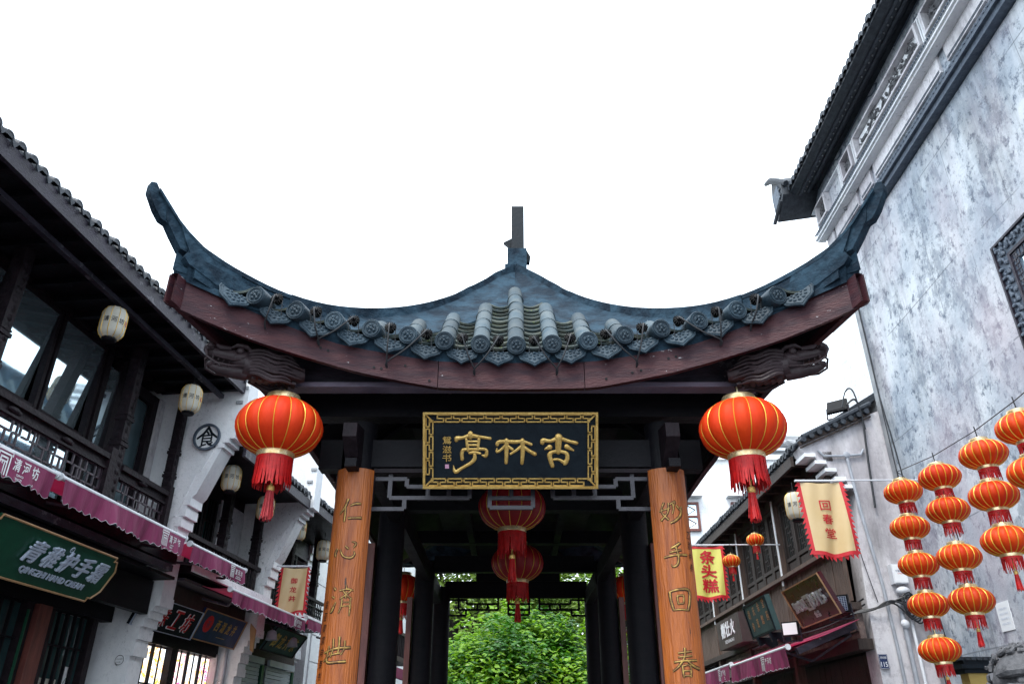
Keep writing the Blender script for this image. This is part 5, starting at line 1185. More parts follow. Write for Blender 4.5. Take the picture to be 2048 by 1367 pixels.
# cornice bands from bottom to top
P('lower_moulding',m_carve,((-2.5,4.50,7.76),(9.62,4.62,7.83)),((-2.5,4.46,7.83),(9.66,4.60,7.87)))
mb=MB(FR); s=2.5
while s<9.6: mb.blob((s,4.49,7.915),(.035,.02,.03),6,4); mb.blob((s+.04,4.49,7.93),(.02,.02,.02),5,4); s+=.075
tag(mb.build('carved_leaf_band',m_carve,bw),kind='stuff'); P('band_backing',m_carve,((-2.5,4.50,7.871),(9.64,4.6,7.955)))
P('white_band',m_wall,((-2.5,4.52,7.957),(9.62,4.62,8.40)))
for a,b in ((3.9,5.1),(5.25,6.0),(6.15,7.9),(8.0,8.35),(8.45,9.25),(9.32,9.58)):
    P('white_band_panel',m_wallg,((a,4.49,8.01),(b,4.519,8.35)))
    P('panel_groove',m_carve,((a+.02,4.484,8.03),(b-.02,4.4895,8.038)),((a+.02,4.484,8.05),(b-.02,4.4895,8.056)))
FRU=FR@Matrix(((1,0,0,0),(0,1,0,-.11),(0,0,.975,1.6*.025),(0,0,0,1))); P_U=P_(FRU,bw); P_0=P; P=P_U
P('upper_moulding',m_wallc,((-2.5,4.49,8.402),(9.64,4.6,8.43)),((-2.5,4.46,8.432),(9.66,4.6,8.455)))
mb=MB(FRU); s=3.5
while s<9.6: mb.blob((s,4.445,8.48),(.022,.012,.016),5,4); s+=.045
tag(mb.build('bead_band',m_carve,bw),kind='stuff')
P('frieze_backing',m_wall,((-2.5,4.53,8.457),(9.62,4.62,9.0)))
P('frieze_rail',m_wallc,((-2.5,4.47,8.51),(9.62,4.529,8.53)),((-2.5,4.47,8.90),(9.62,4.529,8.925)))
def relief(a,b,z0,z1,n,kind):
    P('relief_frame',m_wallg,((a,4.44,z0),(a+.04,4.529,z1)),((b-.04,4.44,z0),(b,4.529,z1)),((a+.041,4.44,z0),(b-.041,4.529,z0+.03)),((a+.041,4.44,z1-.03),(b-.041,4.529,z1)))
    P('relief_ground',m_stone if kind=='dark' else m_wallc,((a+.05,4.515,z0+.04),(b-.05,4.528,z1-.04)))
    mb=MB(FRU); pts=[]; m=int((b-a)/.10)
    zc=(z0+z1)/2
    for i in range(m+1): pts.append((a+.08+(b-a-.16)*i/m,4.505+ru(-.01,.005),zc+ru(-.09,.09)))
    if len(pts)>1: mb.tube(catmull(pts,3),.014,6)
    for i in range(n):
        s=ru(a+.08,b-.08); z=zc+ru(-.11,.11); mb.blob((s,4.50,z),(ru(.018,.04),.02,ru(.015,.035)),6,4)
        if rnd()<.5: mb.tube([(s,4.50,z),(s+ru(-.08,.08),4.49,z+ru(-.08,.08)),(s+ru(-.12,.12),4.50,z+ru(-.1,.1))],[.009,.008,.004],5)
    tag(mb.build('relief_carving',m_stone,bw),kind='stuff')
for a,b,k,n in ((4.55,5.35,'l',16),(5.48,5.98,'dark',26),(6.1,7.95,'l',52),(8.07,8.42,'dark',20),(9.05,9.42,'dark',20)): relief(a,b,8.545,8.885,n,k)
for s in (5.42,6.04,8.0,8.5): P('fluted_strip',m_wallc,((s-.03,4.46,8.535),(s-.01,4.53,8.895)),((s+.01,4.46,8.535),(s+.03,4.53,8.895)))
# corner baluster
mb=MB(FR); mb.lathe([(.03,8.2),(.03,8.3),(.05,8.33),(.05,8.38),(.032,8.42),(.032,8.74),(.05,8.78),(.06,8.84),(.05,8.9)],12,(8.80,4.48,0))
for k in range(10): a=k*.628; mb.blob((8.80+.055*math.cos(a),4.47+.055*math.sin(a),8.83),.02,6,4); mb.blob((8.80+.045*math.cos(a),4.47+.045*math.sin(a),8.36),.018,6,4)
mb.build('corner_baluster',m_conc,bw)
P('scroll_band',m_wall,((-2.5,4.50,9.0),(9.62,4.6,9.12)))
mb=MB(FRU)
for a,b in ((5.3,6.6),(7.2,8.2),(8.4,8.9)): mb.tube([(a,4.49,9.10),(a-.06,4.49,9.06),(a,4.49,9.02),(a+.12,4.49,9.03),(a+.2,4.49,9.09),(b,4.49,9.09)],.010,5)
mb.build('scroll_line',m_carve,bw)
# dark stepped soffit and eave
P=P_0
P('eave_moulding',m_eavetile,((-2.5,4.33,8.94),(9.66,4.6,9.0)),((-2.5,4.28,9.0),(9.70,4.6,9.24)),((-2.5,4.22,9.00),(9.72,4.34,9.2)) if False else ((-2.5,4.28,9.20),(9.72,4.34,9.26)))
mb=MB(FR); mb.prism([(4.33,9.16),(4.05,8.98),(3.98,8.93),(3.98,8.90),(4.06,8.86),(4.36,8.96)],lambda o,z:(-2.5,o,z),lambda o,z:(9.45,o,z)); mb.build('eave_board',m_eavetile,bw)
P('eave_strip',m_eavetile,((-2.5,4.10,8.862),(9.4,4.14,8.90)),((-2.5,4.22,8.90),(9.4,4.26,8.94)))
mb=MB(FR); s=3.2
while s<9.4: mb.blob((s,4.17,8.885),.012,5,4); s+=.11
tag(mb.build('eave_studs',m_conc,bw),kind='stuff')
roof(FR,bw,-2.5,9.5,4.0,8.97,6.6,11.0)
eave_row(FR,aR,bw,me_eR,2.6,9.4,3.98,8.955,.128)
# upswept eave end with its own little corner roof
mb=MB(FR)
mb.prism([(9.30,8.86),(9.42,8.74),(9.66,8.62),(9.70,8.72),(9.72,9.10),(9.64,9.36),(9.5,9.30),(9.30,9.06)],lambda s,z:(s,3.86,z),lambda s,z:(s,4.50,z+.1))
mb.build('eave_end_block',m_eavetile,bw)
mb=MB(FR); mb.prism([(9.38,8.88),(9.62,8.80),(9.66,9.08),(9.42,9.12)],lambda s,z:(s,3.84,z),lambda s,z:(s,3.859,z)); mb.build('eave_end_panel',m_carve,bw)
mb=MB(FR); mb.tube([(9.25,3.92,9.03),(9.42,3.87,9.20),(9.58,3.83,9.34),(9.74,3.81,9.40)],[.045,.05,.05,.03],8); mb.tube([(9.36,3.84,8.80),(9.70,3.82,8.62)],.03,6); mb.build('upturned_corner_ridge',m_eavetile,bw)
P('eave_end_rib',m_eavetile,((9.35,3.845,8.90),(9.66,3.858,8.93)),((9.35,3.845,9.0),(9.66,3.858,9.03)))
# carved brick window
wf=(4.7,6.35,4.5,5.88)
def ringf(name,m,a,b,c,d,w,o0,o1):
    P(name,m,((a,o0,c),(b,o1,c+w)),((a,o0,d-w),(b,o1,d)),((a,o0,c+w),(a+w,o1,d-w)),((b-w,o0,c+w),(b,o1,d-w)))
a,b,c,d=wf
ringf('window_outer_trim',m_slate,a,b,c,d,.022,4.515,4.571); ringf('carved_window_frame',m_carve,a+.022,b-.022,c+.022,d-.022,.15,4.54,4.571)
mb=MB(FR)
def curl(s,z,r):
    t0=ru(0,6); mb.tube([(s+r*(1-k*.13)*math.cos(t0+k*.8),4.532,z+r*(1-k*.13)*math.sin(t0+k*.8)) for k in range(7)],[.016,.018,.018,.016,.014,.012,.006],6)
z=c+.08
while z<d-.05: curl(b-.095,z,.045); mb.blob((b-.06+ru(-.02,.02),4.53,z+.05),(.03,.02,.02),6,4); mb.blob((b-.14,4.53,z-.02),(.022,.02,.026),6,4); z+=.098
s=a+.08
while s<b-.05: curl(s,d-.095,.045); mb.blob((s+.05,4.53,d-.06+ru(-.02,.02)),(.02,.02,.03),6,4); curl(s,c+.095,.04); s+=.098
tag(mb.build('frame_carving',m_carve,bw),kind='stuff')
ringf('inner_fret_frame',m_slate,a+.175,b-.175,c+.175,d-.175,.03,4.53,4.571); ringf('inner_fret_band',m_carve,a+.205,b-.205,c+.205,d-.205,.085,4.55,4.571)
mb=MB(FR); z=c+.22
while z<d-.22: mb.box((b-.285,4.543,z),(b-.215,4.55,z+.012)).box((b-.285,4.543,z+.012),(b-.273,4.55,z+.04)).box((b-.25,4.543,z+.025),(b-.238,4.55,z+.05)); z+=.055
s=a+.22
while s<b-.22: mb.box((s,4.543,d-.285),(s+.012,4.55,d-.215)).box((s+.012,4.543,d-.285),(s+.04,4.55,d-.273)); s+=.055
tag(mb.build('fret_carving',m_slate,bw),kind='stuff')
g=MB(FR); g.add([(a+.29,4.565,c+.29),(b-.29,4.565,c+.29),(b-.29,4.565,d-.29),(a+.29,4.565,d-.29)],[(0,1,2,3)]); g.build('window_pane',m_glass,bw)
# dark hairline wires, boxes and pipes on the wall
def wire(F,pts,r,name,label,cat='cable',mat=m_cable,n=6):
    mb=MB(F); mb.tube(catmull(pts,5),r,n); o=mb.build(name,mat); return tag(o,label,cat)
wire(FR,[(9.25,4.545,7.4),(9.22,4.54,6.2),(9.2,4.53,5.6),(9.1,4.53,4.6),(9.1,4.53,3.6),(9.15,4.53,2.9)],.010,'wall_cable','black cable running down the corner of the big grey-white wall')
wire(FR,[(9.28,4.56,7.5),(9.27,4.56,5.0),(9.28,4.56,3.0),(9.28,4.56,0.2)],.006,'wall_cable','thin black cable beside the thicker one at the big wall corner')
for k,(s,nm) in enumerate(((9.0,'thicker'),(8.8,'thinner'))):
    t=tag(MB(FS).tube([(9.24,4.62+.09*k,.1),(9.24,4.62+.09*k,2.95+.1*k),(9.26,4.62+.09*k,3.12)],.026-.007*k,10).build('drain_pipe',m_pipe if k==0 else m_alu),f'{nm} pale grey vertical pipe low at the corner of gable and big wall','pipe')
t=thing('junction_box',wp(FR,9.08,4.5,3.42),'pale grey electrical box with printed lid on the gable, left of the lantern strings','electrical box'); P2=P_(FR,t)
P2=P_(FS,t); P2('box',m_alu,((9.20,4.59,3.30),(9.295,4.76,3.52))); P2('lid',m_white,((9.19,4.60,3.31),(9.199,4.75,3.51)))
Mx=plane(wp(FS,9.187,4.675,3.44),(1,0,0),(0,0,1)); mb=MB(Mx); text(mb,'中国移动',0,0,w=.1,off=.001); mb.build('blue_lettering',m_blueb,t); mb=MB(Mx); text(mb,'CHINA',0,-.03,w=.06,off=.001); mb.build('red_lettering',m_redp,t)
Mx2=None
t=thing('wall_fixture',wp(FR,8.95,4.48,3.25),'round white plastic cover among the tangled cables on the big wall','fixture'); mb=MB(FS); mb.blob((9.22,4.68,3.22),(.06,.08,.05),12,8); mb.build('cover',m_alu,t); mb=MB(FS); mb.blob((9.22,4.62,2.86),(.04,.05,.05),10,6); mb.build('lower_cover',m_alu,t)
# tangle of cables
for k in range(6):
    pts=[(9.30,4.05+.03*k,2.97+.012*k),(9.24,4.32,3.00+ru(0,.05)),(9.2,4.52+ru(-.03,.03),3.09+ru(-.02,.04))]; 
    for j in range(5): a_=j*1.3+k; pts.append((9.18+ru(-.03,.03),4.70+.085*math.cos(a_)+.01*k,3.08+.12*math.sin(a_)-.02*k))
    wire(FS,pts,.009,'loose_cable',['thick','looping','slack','twisted','drooping','lowest'][k]+' black cable in the tangle where the shop meets the big wall')
for k,lab in enumerate(('upper','lower')):
    wire(FS,[(9.32,4.25,3.15-.06*k),(9.6,4.05,3.03-.08*k),(10.4,4.0,3.02-.09*k),(11.4,3.98,3.04-.07*k),(12.9,3.98,3.08-.1*k)],.010,'strung_cable',f'{lab} black cable strung along the right shop front above the awning')
# small blue-white paper notice and yellow plaque on the wall, partly framed sign at the edge
t=thing('paper_notice',wp(FR,7.92,4.59,2.72),'pale blue-white notice pasted low on the big wall between two lantern strings','notice'); P_(FR,t)('sheet',m_white,((7.80,4.592,2.60),(8.02,4.598,2.86)))
mb=MB(plane(wp(FR,7.91,4.590,2.75),-dR,(0,0,1)))
for i in range(4): text(mb,'文明旅游注意安全',0,.05-.045*i,w=.15,h=.02,off=.001)
mb.build('lettering',m_steel,t)
# ---- mustard sign post box with tiled cap
c=wp(FR,7.0,3.9,0); t=thing('mustard_sign_box',c,'mustard yellow upright sign box with dark tiled cap before the big grey wall','sign'); 
q=V((3.57,6.55,-.16)); P0=lambda n,m,*bx:(lambda mb:[mb.box(V(a)+q,V(b)+q) for a,b in bx] and mb.build(n,m,t))(MB())
P0('body',M('mustard_paint',(.50,.36,.09),(.42,.29,.07),.5),((-.075,-.06,.16),(.075,.06,2.28)))
P0('cap',m_board,((-.14,-.12,2.31),(.14,.12,2.34)),((-.11,-.09,2.281),(.11,.09,2.309)),((-.10,-.08,2.341),(.10,.08,2.37)))
P0('cap_tiles',m_eavetile,*[((-.13+.045*k,-.10,2.371),(-.10+.045*k,.10,2.395)) for k in range(6)])
mb=MB(plane(V((3.57,6.488,1.96)),(1,0,0),(0,0,1))); text(mb,'留下历史',0,.05,w=.11,h=.035,off=.001,bold=.02); text(mb,'保护生活',.0,-.01,w=.11,h=.035,off=.001,bold=.02); mb.build('black_lettering',m_blackp,t)
# ---- carved stone lion, only the top of its head is in the picture
li=thing('stone_lion',(3.02,5.0,0),'dark grey carved stone lion at the bottom right corner, only its curly head in view','statue')
MB().box((2.72,4.6,0),(3.5,5.4,.9)).box((2.68,4.56,.9),(3.54,5.44,.98)).build('pedestal',m_stone,li)
mb=MB(Matrix.Translation((-.08,0,0))); mb.blob((3.14,5.05,1.35),(.24,.28,.42),16,12); mb.blob((3.12,4.98,1.92),(.205,.20,.21),20,14)
mb.blob((2.99,4.86,1.86),(.12,.12,.09),12,8); mb.blob((2.90,4.82,1.90),(.045,.06,.035),8,6)   # muzzle, nose
mb.tube([(2.91,4.93,1.985),(2.93,4.84,2.00),(3.0,4.78,2.005),(3.09,4.76,1.985)],[.02,.034,.032,.02],8)    # heavy brow
mb.blob((2.98,4.82,1.945),(.036,.034,.03),10,7); mb.blob((3.0,4.78,1.90),(.07,.05,.045),10,7)
mb.blob((2.95,4.85,1.80),(.10,.10,.05),10,7)
for x in (-1,1): mb.tube([(3.12+.13*x,4.9,1.5),(3.12+.13*x,4.82,1.2),(3.12+.13*x,4.80,.98)],[.09,.075,.085],10)
rr=random.Random(4)
for k in range(7):
    for j in range(11):
        th=.25+.26*k; a=-2.9+j*.57+.28*(k%2); 
        p=V((3.13+.20*math.sin(th)*math.cos(a),5.0+.20*math.sin(th)*math.sin(a),1.92+.205*math.cos(th)))
        if (p-V((3.13,5.0,1.92))).normalized().dot(V((-.72,-.66,-.2)))>.35: continue
        n=(p-V((3.13,5.0,1.92))).normalized(); u=n.orthogonal().normalized(); w_=n.cross(u)
        mb.tube([p+n*(.012+.006*q)+(u*math.cos(q*1.1)+w_*math.sin(q*1.1))*(.034-.0045*q) for q in range(7)],[.010,.013,.013,.012,.011,.010,.006],6)
for k in range(6): a=-2.2+.35*k; mb.tube([(3.02+.0*k,4.84,2.02-.01*k),(3.05+.03*k,4.86+.01*k,2.08),(3.10+.02*k,4.92+.02*k,2.125)],[.008,.014,.008],6)
mb.build('body',m_stone,li)
# ================= RIGHT-HAND SHOP HOUSE  (frame FS)
sh=thing('timber_shop_house',wp(FS,12,6,0),'weathered timber shop house on the right with lattice windows, plank parapet and arched white gable','shop house'); P=P_(FS,sh)
roof(FS,sh,9.35,22,3.83,5.0,7.5,7.2)
P('eave_fascia',m_plankd,((9.6,3.78,4.83),(22,3.82,4.96))); P('soffit',m_dark,((9.6,3.825,4.93),(22,4.8,4.97)))
for k in range(26): P('rafter',m_plankd,((9.7+k*.4,3.83,4.87),(9.77+k*.4,4.15,4.929)))
eave_row(FS,aS,sh,me_eS,9.4,21,3.79,5.03,.135,.06)
P('rear_wall',m_plankd,((9.6,5.2,0),(22,5.3,5))); 
# gable: stained white wall at the near end with brick arch corbels
mb=MB(FS); pr=[(5.2,0),(4.26,0),(4.27,3.1),(4.30,3.7),(4.40,4.40),(4.34,4.46),(4.32,4.55),(4.24,4.56),(4.22,4.66),(4.14,4.67),(4.11,4.76),(4.03,4.77),(3.98,4.85),(3.88,4.86),(3.84,4.93),(3.82,5.0),(4.75,5.42),(5.2,5.6)]
mb.prism(pr,lambda o,z:(9.3,o,z),lambda o,z:(9.58,o,z)); mb.build('gable_wall',m_wallg,sh)
for (o,z) in ((4.33,4.45),(4.23,4.55),(4.13,4.66),(4.02,4.76),(3.90,4.85)): MB(FS).box((9.27,o-.06,z),(9.6,o+.08,z+.045)).build('corbel_brick',m_wallc,sh)
mb=MB(FS); mb.bar((9.28,3.80,5.02),(9.28,4.78,5.45),.05,.05).bar((9.26,3.80,4.96),(9.26,4.78,5.39),.02,.02); mb.build('gable_edge_board',m_plankd,sh)
for k in range(9):
    o=3.84+.11*k; z=5.06+.048*k; MB(FS).tube([(9.2,o,z),(9.62,o,z+.01)],.035,8).build('gable_tile',m_eavetile,sh)
for k in range(3): MB(FS).tube([(9.24+.09*k,3.84,5.10),(9.24+.09*k,4.80,5.56)],.032,7).build('ridge_tile_row',m_eavetile,sh)
# upper storey
def lattice_window(a,b):
    z0,z1=3.78,4.80; o=4.13
    P('window_frame',m_plankd,((a,o,z0),(a+.05,o+.06,z1)),((b-.05,o,z0),(b,o+.06,z1)),((a+.05,o,z1-.05),(b-.05,o+.06,z1)),((a+.05,o,z0+.17),(b-.05,o+.06,z0+.22)),((a+.05,o,z0),(b-.05,o+.06,z0+.04)))
    P('apron_panel',m_plankd,((a+.08,o+.015,z0+.06),(b-.08,o+.04,z0+.15)))
    g=MB(FS); g.add([(a+.05,o+.05,z0+.22),(b-.05,o+.05,z0+.22),(b-.05,o+.05,z1-.05),(a+.05,o+.05,z1-.05)],[(0,1,2,3)]); g.build('dark_backing',m_glassd,sh)
    mb=MB(FS); w=b-a-.1; 
    for i in range(1,5): x=a+.05+w*i/5; mb.bar((x,o+.02,z0+.22),(x,o+.02,z1-.05),.011,.014,up=(0,1,0))
    for j in range(1,9):
        z=z0+.22+(z1-.27-z0)*j/9; k=j%3; x0=a+.05+w*(k)/5; mb.bar((x0,o+.02,z),(x0+w*2/5,o+.02,z),.011,.014); mb.bar((a+.05,o+.02,z+.03),(a+.05+w/5,o+.02,z+.03),.011,.014) if k else None
    mb.build('lattice',m_plankd,sh)
posts=[9.36,11.35,13.3,15.2,17.2,19.2,21.5]
for s in posts[1:]:
    P('post',m_plank if s>11 else m_plankd,((s-.05,4.06,2.0),(s+.05,4.17,4.92)))
    P('white_post_strip',m_wallc,((s-.052,4.045,3.65),(s-.015,4.0595,4.86)))
for a,b in zip(posts,posts[1:]):
    n=4; w=(b-a-.14)/n
    for i in range(n): lattice_window(a+.07+w*i+.005,a+.07+w*(i+1)-.005)
P('window_head',m_plankd,((9.3,4.08,4.802),(22,4.2,4.925)))
# plank parapet under the windows
s=9.32; k=0
while s<17.5:
    w_=.085+ru(0,.02); MB(FS).box((s,4.10+ru(0,.012),3.12+ru(-.01,.01)),(s+w_-.006,4.13,3.72)).build('plank',m_plank,sh); s+=w_
P('parapet_rail',m_plank,((9.3,4.02,3.72),(22,4.14,3.77))); P('plank_wall',m_plankd,((17.5,4.10,3.1),(22,4.13,3.72)))
P('lower_rail',m_plankd,((9.3,4.03,3.03),(22,4.2,3.11)))
# brick band and dark shop front
z=2.80; row=0
P('brick_backing',m_brick,((9.32,4.13,2.72),(15,4.2,3.028)))
while z<3.0:
    s=9.34+(.11 if row%2 else 0)
    while s<14.2: MB(FS).box((s,4.115+ru(-.006,.006),z),(s+.205,4.15,z+.052)).build('brick',m_brick,sh); s+=.215
    z+=.062; row+=1
P('shop_lintel',m_plankd,((9.3,4.08,2.60),(22,4.25,2.715)))
s=9.34
while s<13: MB(FS).box((s,4.35+ru(0,.01),0),(s+.17,4.39,2.595)).build('door_plank',m_dark if False else m_plankd,sh); s+=.178
P('shop_opening',m_dark,((13.0,4.5,0),(22,4.6,2.6)))
t=thing('gutter_box',wp(FS,10.3,3.7,2.75),'long dark metal awning arm and gutter below the right awning, running to the white gable','gutter')
MB(FS).bar((9.12,3.3,2.56),(9.35,4.1,2.86),.05,.07).bar((9.4,4.02,2.80),(12.8,4.02,2.82),.07,.06).build('dark_arm',m_slate,t)
# right awnings: the canvas slope is seen from the side
g2='maroon awnings on the right shop'
awning(FS,9.12,11.34,3.20,2.60,.20,'nearer right maroon awning with white print, its pink canvas sloping up to the shop wall',4.05,2.88,logo=9.75,sgn=-1,amp=.008,wv=.07,grp=g2)
awning(FS,11.42,13.6,3.20,2.63,.20,'farther right maroon awning, half hidden by the right orange board',4.05,2.90,logo=11.75,sgn=-1,amp=.008,wv=.07,grp=g2)
# shop signs
t,Mx,hw,hh=leansign(FS,8.93,10.14,3.60,3.37,3.80,2.93,'maroon_shop_sign','dark maroon sign leaning out with silver lettering and the number 1915, gold-brown frame',m_maroon,(m_trim,.014),th=.05)
for c,x in (('知',-.43),('味',-.30),('观',-.17)):
    mb=MB(Mx); text(mb,c,x,0,w=.11,h=.13,off=.004,ext=.025,bold=.03); mb.build('raised_character',m_silver,t)
mb=MB(Mx); mb.box((-.09,-.09,.004),(.07,.09,.03)); mb.build('raised_tablet',m_silver,t); mb=MB(Mx); text(mb,'味庄',-.01,0,w=.10,h=.13,off=.032,bold=.02); mb.build('tablet_lettering',m_maroon,t)
mb=MB(Mx); text(mb,'1915',.30,.0,w=.36,h=.15,off=.004,ext=.03,bold=.03); mb.build('raised_number',m_silver,t); mb=MB(Mx); text(mb,'食品',.03,-.15,w=.15,off=.004,ext=.01,bold=.02); mb.build('small_lettering',m_silver,t)
t,Mx,hw,hh=leansign(FS,10.84,11.86,3.60,3.45,3.70,3.0,'green_shop_sign','slate green sign board leaning out with faint gold calligraphy in two columns, wooden brackets below',m_green2,(m_board,.03),th=.07)
for i,c in enumerate('胡庆余堂参茸馆药'):
    mb=MB(Mx); text(mb,c,-.34+.23*(i%4)+.02*(i//4),.09-.17*(i//4)+.02*(i%4),w=.10,h=.12,off=.003,ext=.003,shear=.2); mb.build('gold_character',m_trim,t)
for s in (11.05,11.6): MB(FS).prism([(3.66,3.0),(3.95,3.0),(3.95,2.90),(3.86,2.86),(3.78,2.92),(3.70,2.88)],lambda o,z:(s,o,z),lambda o,z:(s+.05,o,z)).build('wooden_bracket',m_board,t)
t,Mx,hw,hh=leansign(FS,12.75,14.1,3.78,3.52,3.80,3.08,'brown_box_sign','brown box-shaped sign with brushy white characters, farthest of the three right signs',M('brown_metal',(.07,.045,.045),(.05,.035,.036),.5),None,th=.22)
for i,c in enumerate('榭壮火'): mb=MB(Mx); text(mb,c,-.28+.27*i,.05,w=.25,h=.22,off=.004,ext=.006,bold=.045,shear=.15); mb.build('white_character',m_white,t)
mb=MB(Mx); text(mb,'XIEZHUANGHUO',0,-.13,w=.55,h=.05,off=.004,bold=.03); mb.build('white_lettering',m_white,t)
# flood lights
def flood(F,s,o,z,label,face,rx=0,sz=.11):
    c=F@V((s,o,z)); t=thing('floodlight',c,label,'floodlight'); out=F@V((0,-1,0))-F@V((0,0,0)); 
    Mx=plane(c,V((1,0,0)).lerp(-(F@V((1,0,0))-F@V((0,0,0))),.45),(0,0,1)) ; Mx=Mx@Matrix.Rotation(rx,4,'X')
    mb=MB(Mx); mb.box((-sz,-sz*.8,-.04),(sz,sz*.8,0)); 
    for k in range(7): mb.box((-sz+.03*k+.01,-sz*.7,-.07),(-sz+.03*k+.015,sz*.7,-.041))
    mb.build('housing',m_black if face!=m_glassd else m_slate,t); mb=MB(Mx); mb.box((-sz*.84,-sz*.64,.001),(sz*.84,sz*.64,.006)); mb.build('lens',face,t)
    mb=MB(Mx); mb.bar((-sz*1.08,0,-.03),(-sz*1.08,-sz*1.3,-.06),.012,.03).bar((sz*1.08,0,-.03),(sz*1.08,-sz*1.3,-.06),.012,.03).bar((-sz*1.1,-sz*1.3,-.06),(sz*1.1,-sz*1.3,-.06),.02,.012); mb.build('yoke',m_slate,t); return t,Mx
flood(FS,10.56,3.78,2.98,'square floodlight with a white face below the slate green sign',m_white)
t,Mx=flood(FS,9.14,3.86,3.06,'square floodlight with a blue-grey gridded face beside the maroon 1915 sign',m_blueb,sz=.12)
mb=MB(Mx)
for k in range(9): mb.box((-.10+.025*k-.002,-.075,.007),(-.10+.025*k+.002,.075,.011)); mb.box((-.1,-.075+.0185*k,.007),(.1,-.075+.0185*k+.003,.011))
mb.build('grid',m_steel,t)
flood(FS,9.45,4.46,5.62,'small square floodlight standing on the tiled ridge of the right gable',m_black,rx=-.5,sz=.13)
# number plate 115
c=wp(FS,9.27,4.31,2.47); t=thing('house_number_plate',c,'small blue house number plate reading 115 at the foot of the white gable','number plate'); Mx=plane(c,(1,0,0),(0,0,1))
MB(Mx).box((-.05,-.075,0),(.05,.075,.006)).build('plate',m_blueb,t); mb=MB(Mx); text(mb,'115',0,-.03,w=.07,h=.05,off=.008,bold=.03); text(mb,'河坊街',0,.04,w=.07,h=.025,off=.008,bold=.02); mb.tube([(-.045,-.07,.006),(.045,-.07,.006),(.045,.07,.006),(-.045,.07,.006),(-.045,-.07,.006)],.002,4); mb.build('white_lettering',m_white,t)
# conduit on the gable
t=thing('conduit',wp(FS,9.26,4.4,3),'grey pipe conduit branching in a T across the white gable of the right shop','pipe')
mb=MB(FS); mb.tube([(9.27,4.02,4.93),(9.27,4.08,4.86),(9.27,4.30,4.86),(9.27,4.55,4.88),(9.27,4.6,4.95)],.016,8); mb.build('cross_pipe',m_pipe,t)
mb=MB(FS); mb.tube([(9.27,4.37,4.86),(9.27,4.40,4.2),(9.27,4.48,3.3),(9.27,4.50,2.6),(9.27,4.50,.5)],.020,8); mb.build('down_pipe',m_pipe,t); mb=MB(FS); mb.blob((9.26,4.37,4.87),(.02,.045,.045),10,6); mb.build('junction',m_pipe,t)
wire(FS,[(9.26,4.5,5.55),(9.25,4.62,5.62),(9.24,4.66,5.4),(9.25,4.62,4.8),(9.25,4.58,4.2)],.013,'roof_cable','black cable looping over the gable tiles and down beside the big wall')
wire(FS,[(9.22,4.42,5.50),(9.2,4.5,5.72),(9.2,4.60,5.70),(9.22,4.66,5.2)],.010,'roof_cable','thin black cable arching above the gable next to the rooftop floodlight')
wire(FS,[(9.26,4.22,4.55),(9.26,4.26,4.0),(9.26,4.30,3.6),(9.26,4.38,3.1)],.005,'wall_cable','thin sagging wire down the stained white gable')
# banners and small lanterns on the right
banner(3.20,3.69,8.5,4.26,3.44,'回春堂',m_satin,m_redp,'large cream satin banner with red toothed edge before the white gable',4.55,.125,wav=.028,dx=.03,cy0=.33,cgap=.185,bold=.02)
banner(2.56,3.02,11.35,4.20,3.47,'条头糕',m_yel,m_redp,'yellow cloth banner with bold red characters, right of the right orange board',3.86,.21,wav=.02,top=True,cy0=.22,cgap=.27,bold=.05)
DT,_=lantern_meshes(.125,.15,14,m_lans,fr=.10,strands=40,tassel=True,lobe=.06,ribw=.004)
for x,z,lab in ((3.50,4.37,'small red lantern hanging on the banner pole before the right lattice windows'),(3.12,4.07,'small red lantern hanging beside the yellow banner')):
    t=hang(DT,'small_lantern',(x,11.3,z),lab,'small red lanterns by the yellow banner'); mb=MB(); mb.tube([(0,0,0),(.0,0,.16)],.003,4); mb.build('cord',m_cable,t,local=True)
# ================= BACKGROUND
bh=thing('background_house',(6.5,20.4,0),'pale white house beyond the right shop with small wood-framed lattice windows and tiled parapet','house'); P=P_(Matrix.Identity(4),bh)
P('wall',m_wallc,((3.2,20,0),(10,20.4,8.45))); P('cornice',m_wallc,((3.2,19.9,8.45),(10,20.4,8.58)),((3.2,19.84,8.68),(10,20.4,8.74))); P('cornice_recessed_board',m_conc,((3.2,19.95,8.58),(10,20.4,8.68)))  # grey board set back between the two white cornice bands
for x in [3.3+.27*k for k in range(24)]: MB().tube([(x,19.75,8.84),(x,20.5,9.15)],.075,8).build('roof_tile',m_conc,bh)
P('roof_ridge',m_conc,((3.2,20.4,9.0),(10,20.6,9.3))); P('wall_rib',m_wallc,((5.08,19.95,0),(5.2,19.999,8.45)))
for cx in (4.52,6.0):
    P('window_hood',m_wallc,((cx-.42,19.75,7.42),(cx+.42,19.999,7.50))); P('window_frame',m_redwood,((cx-.32,19.93,6.55),(cx-.26,19.999,7.3)),((cx+.26,19.93,6.55),(cx+.32,19.999,7.3)),((cx-.26,19.93,7.24),(cx+.26,19.999,7.3)),((cx-.26,19.93,6.55),(cx+.26,19.999,6.61)),((cx-.26,19.93,6.9),(cx+.26,19.999,6.95)))
    g=MB(); g.add([(cx-.26,19.98,6.61),(cx+.26,19.98,6.61),(cx+.26,19.98,7.24),(cx-.26,19.98,7.24)],[(0,1,2,3)]); g.build('window_pane',m_glass,bh)
    mb=MB()
    for z in (6.75,7.1):
        for sx in (-1,1): mb.bar((cx+sx*.22,19.96,z),(cx,19.96,z+.13),.016,.016).bar((cx+sx*.22,19.96,z),(cx,19.96,z-.13),.016,.016)
    mb.build('lattice',m_redwood,bh)
t=thing('glass_greenhouse',(8.4,24,9.3),'small arched glass greenhouse frame on a rooftop behind the right gable','greenhouse')
mb=MB()
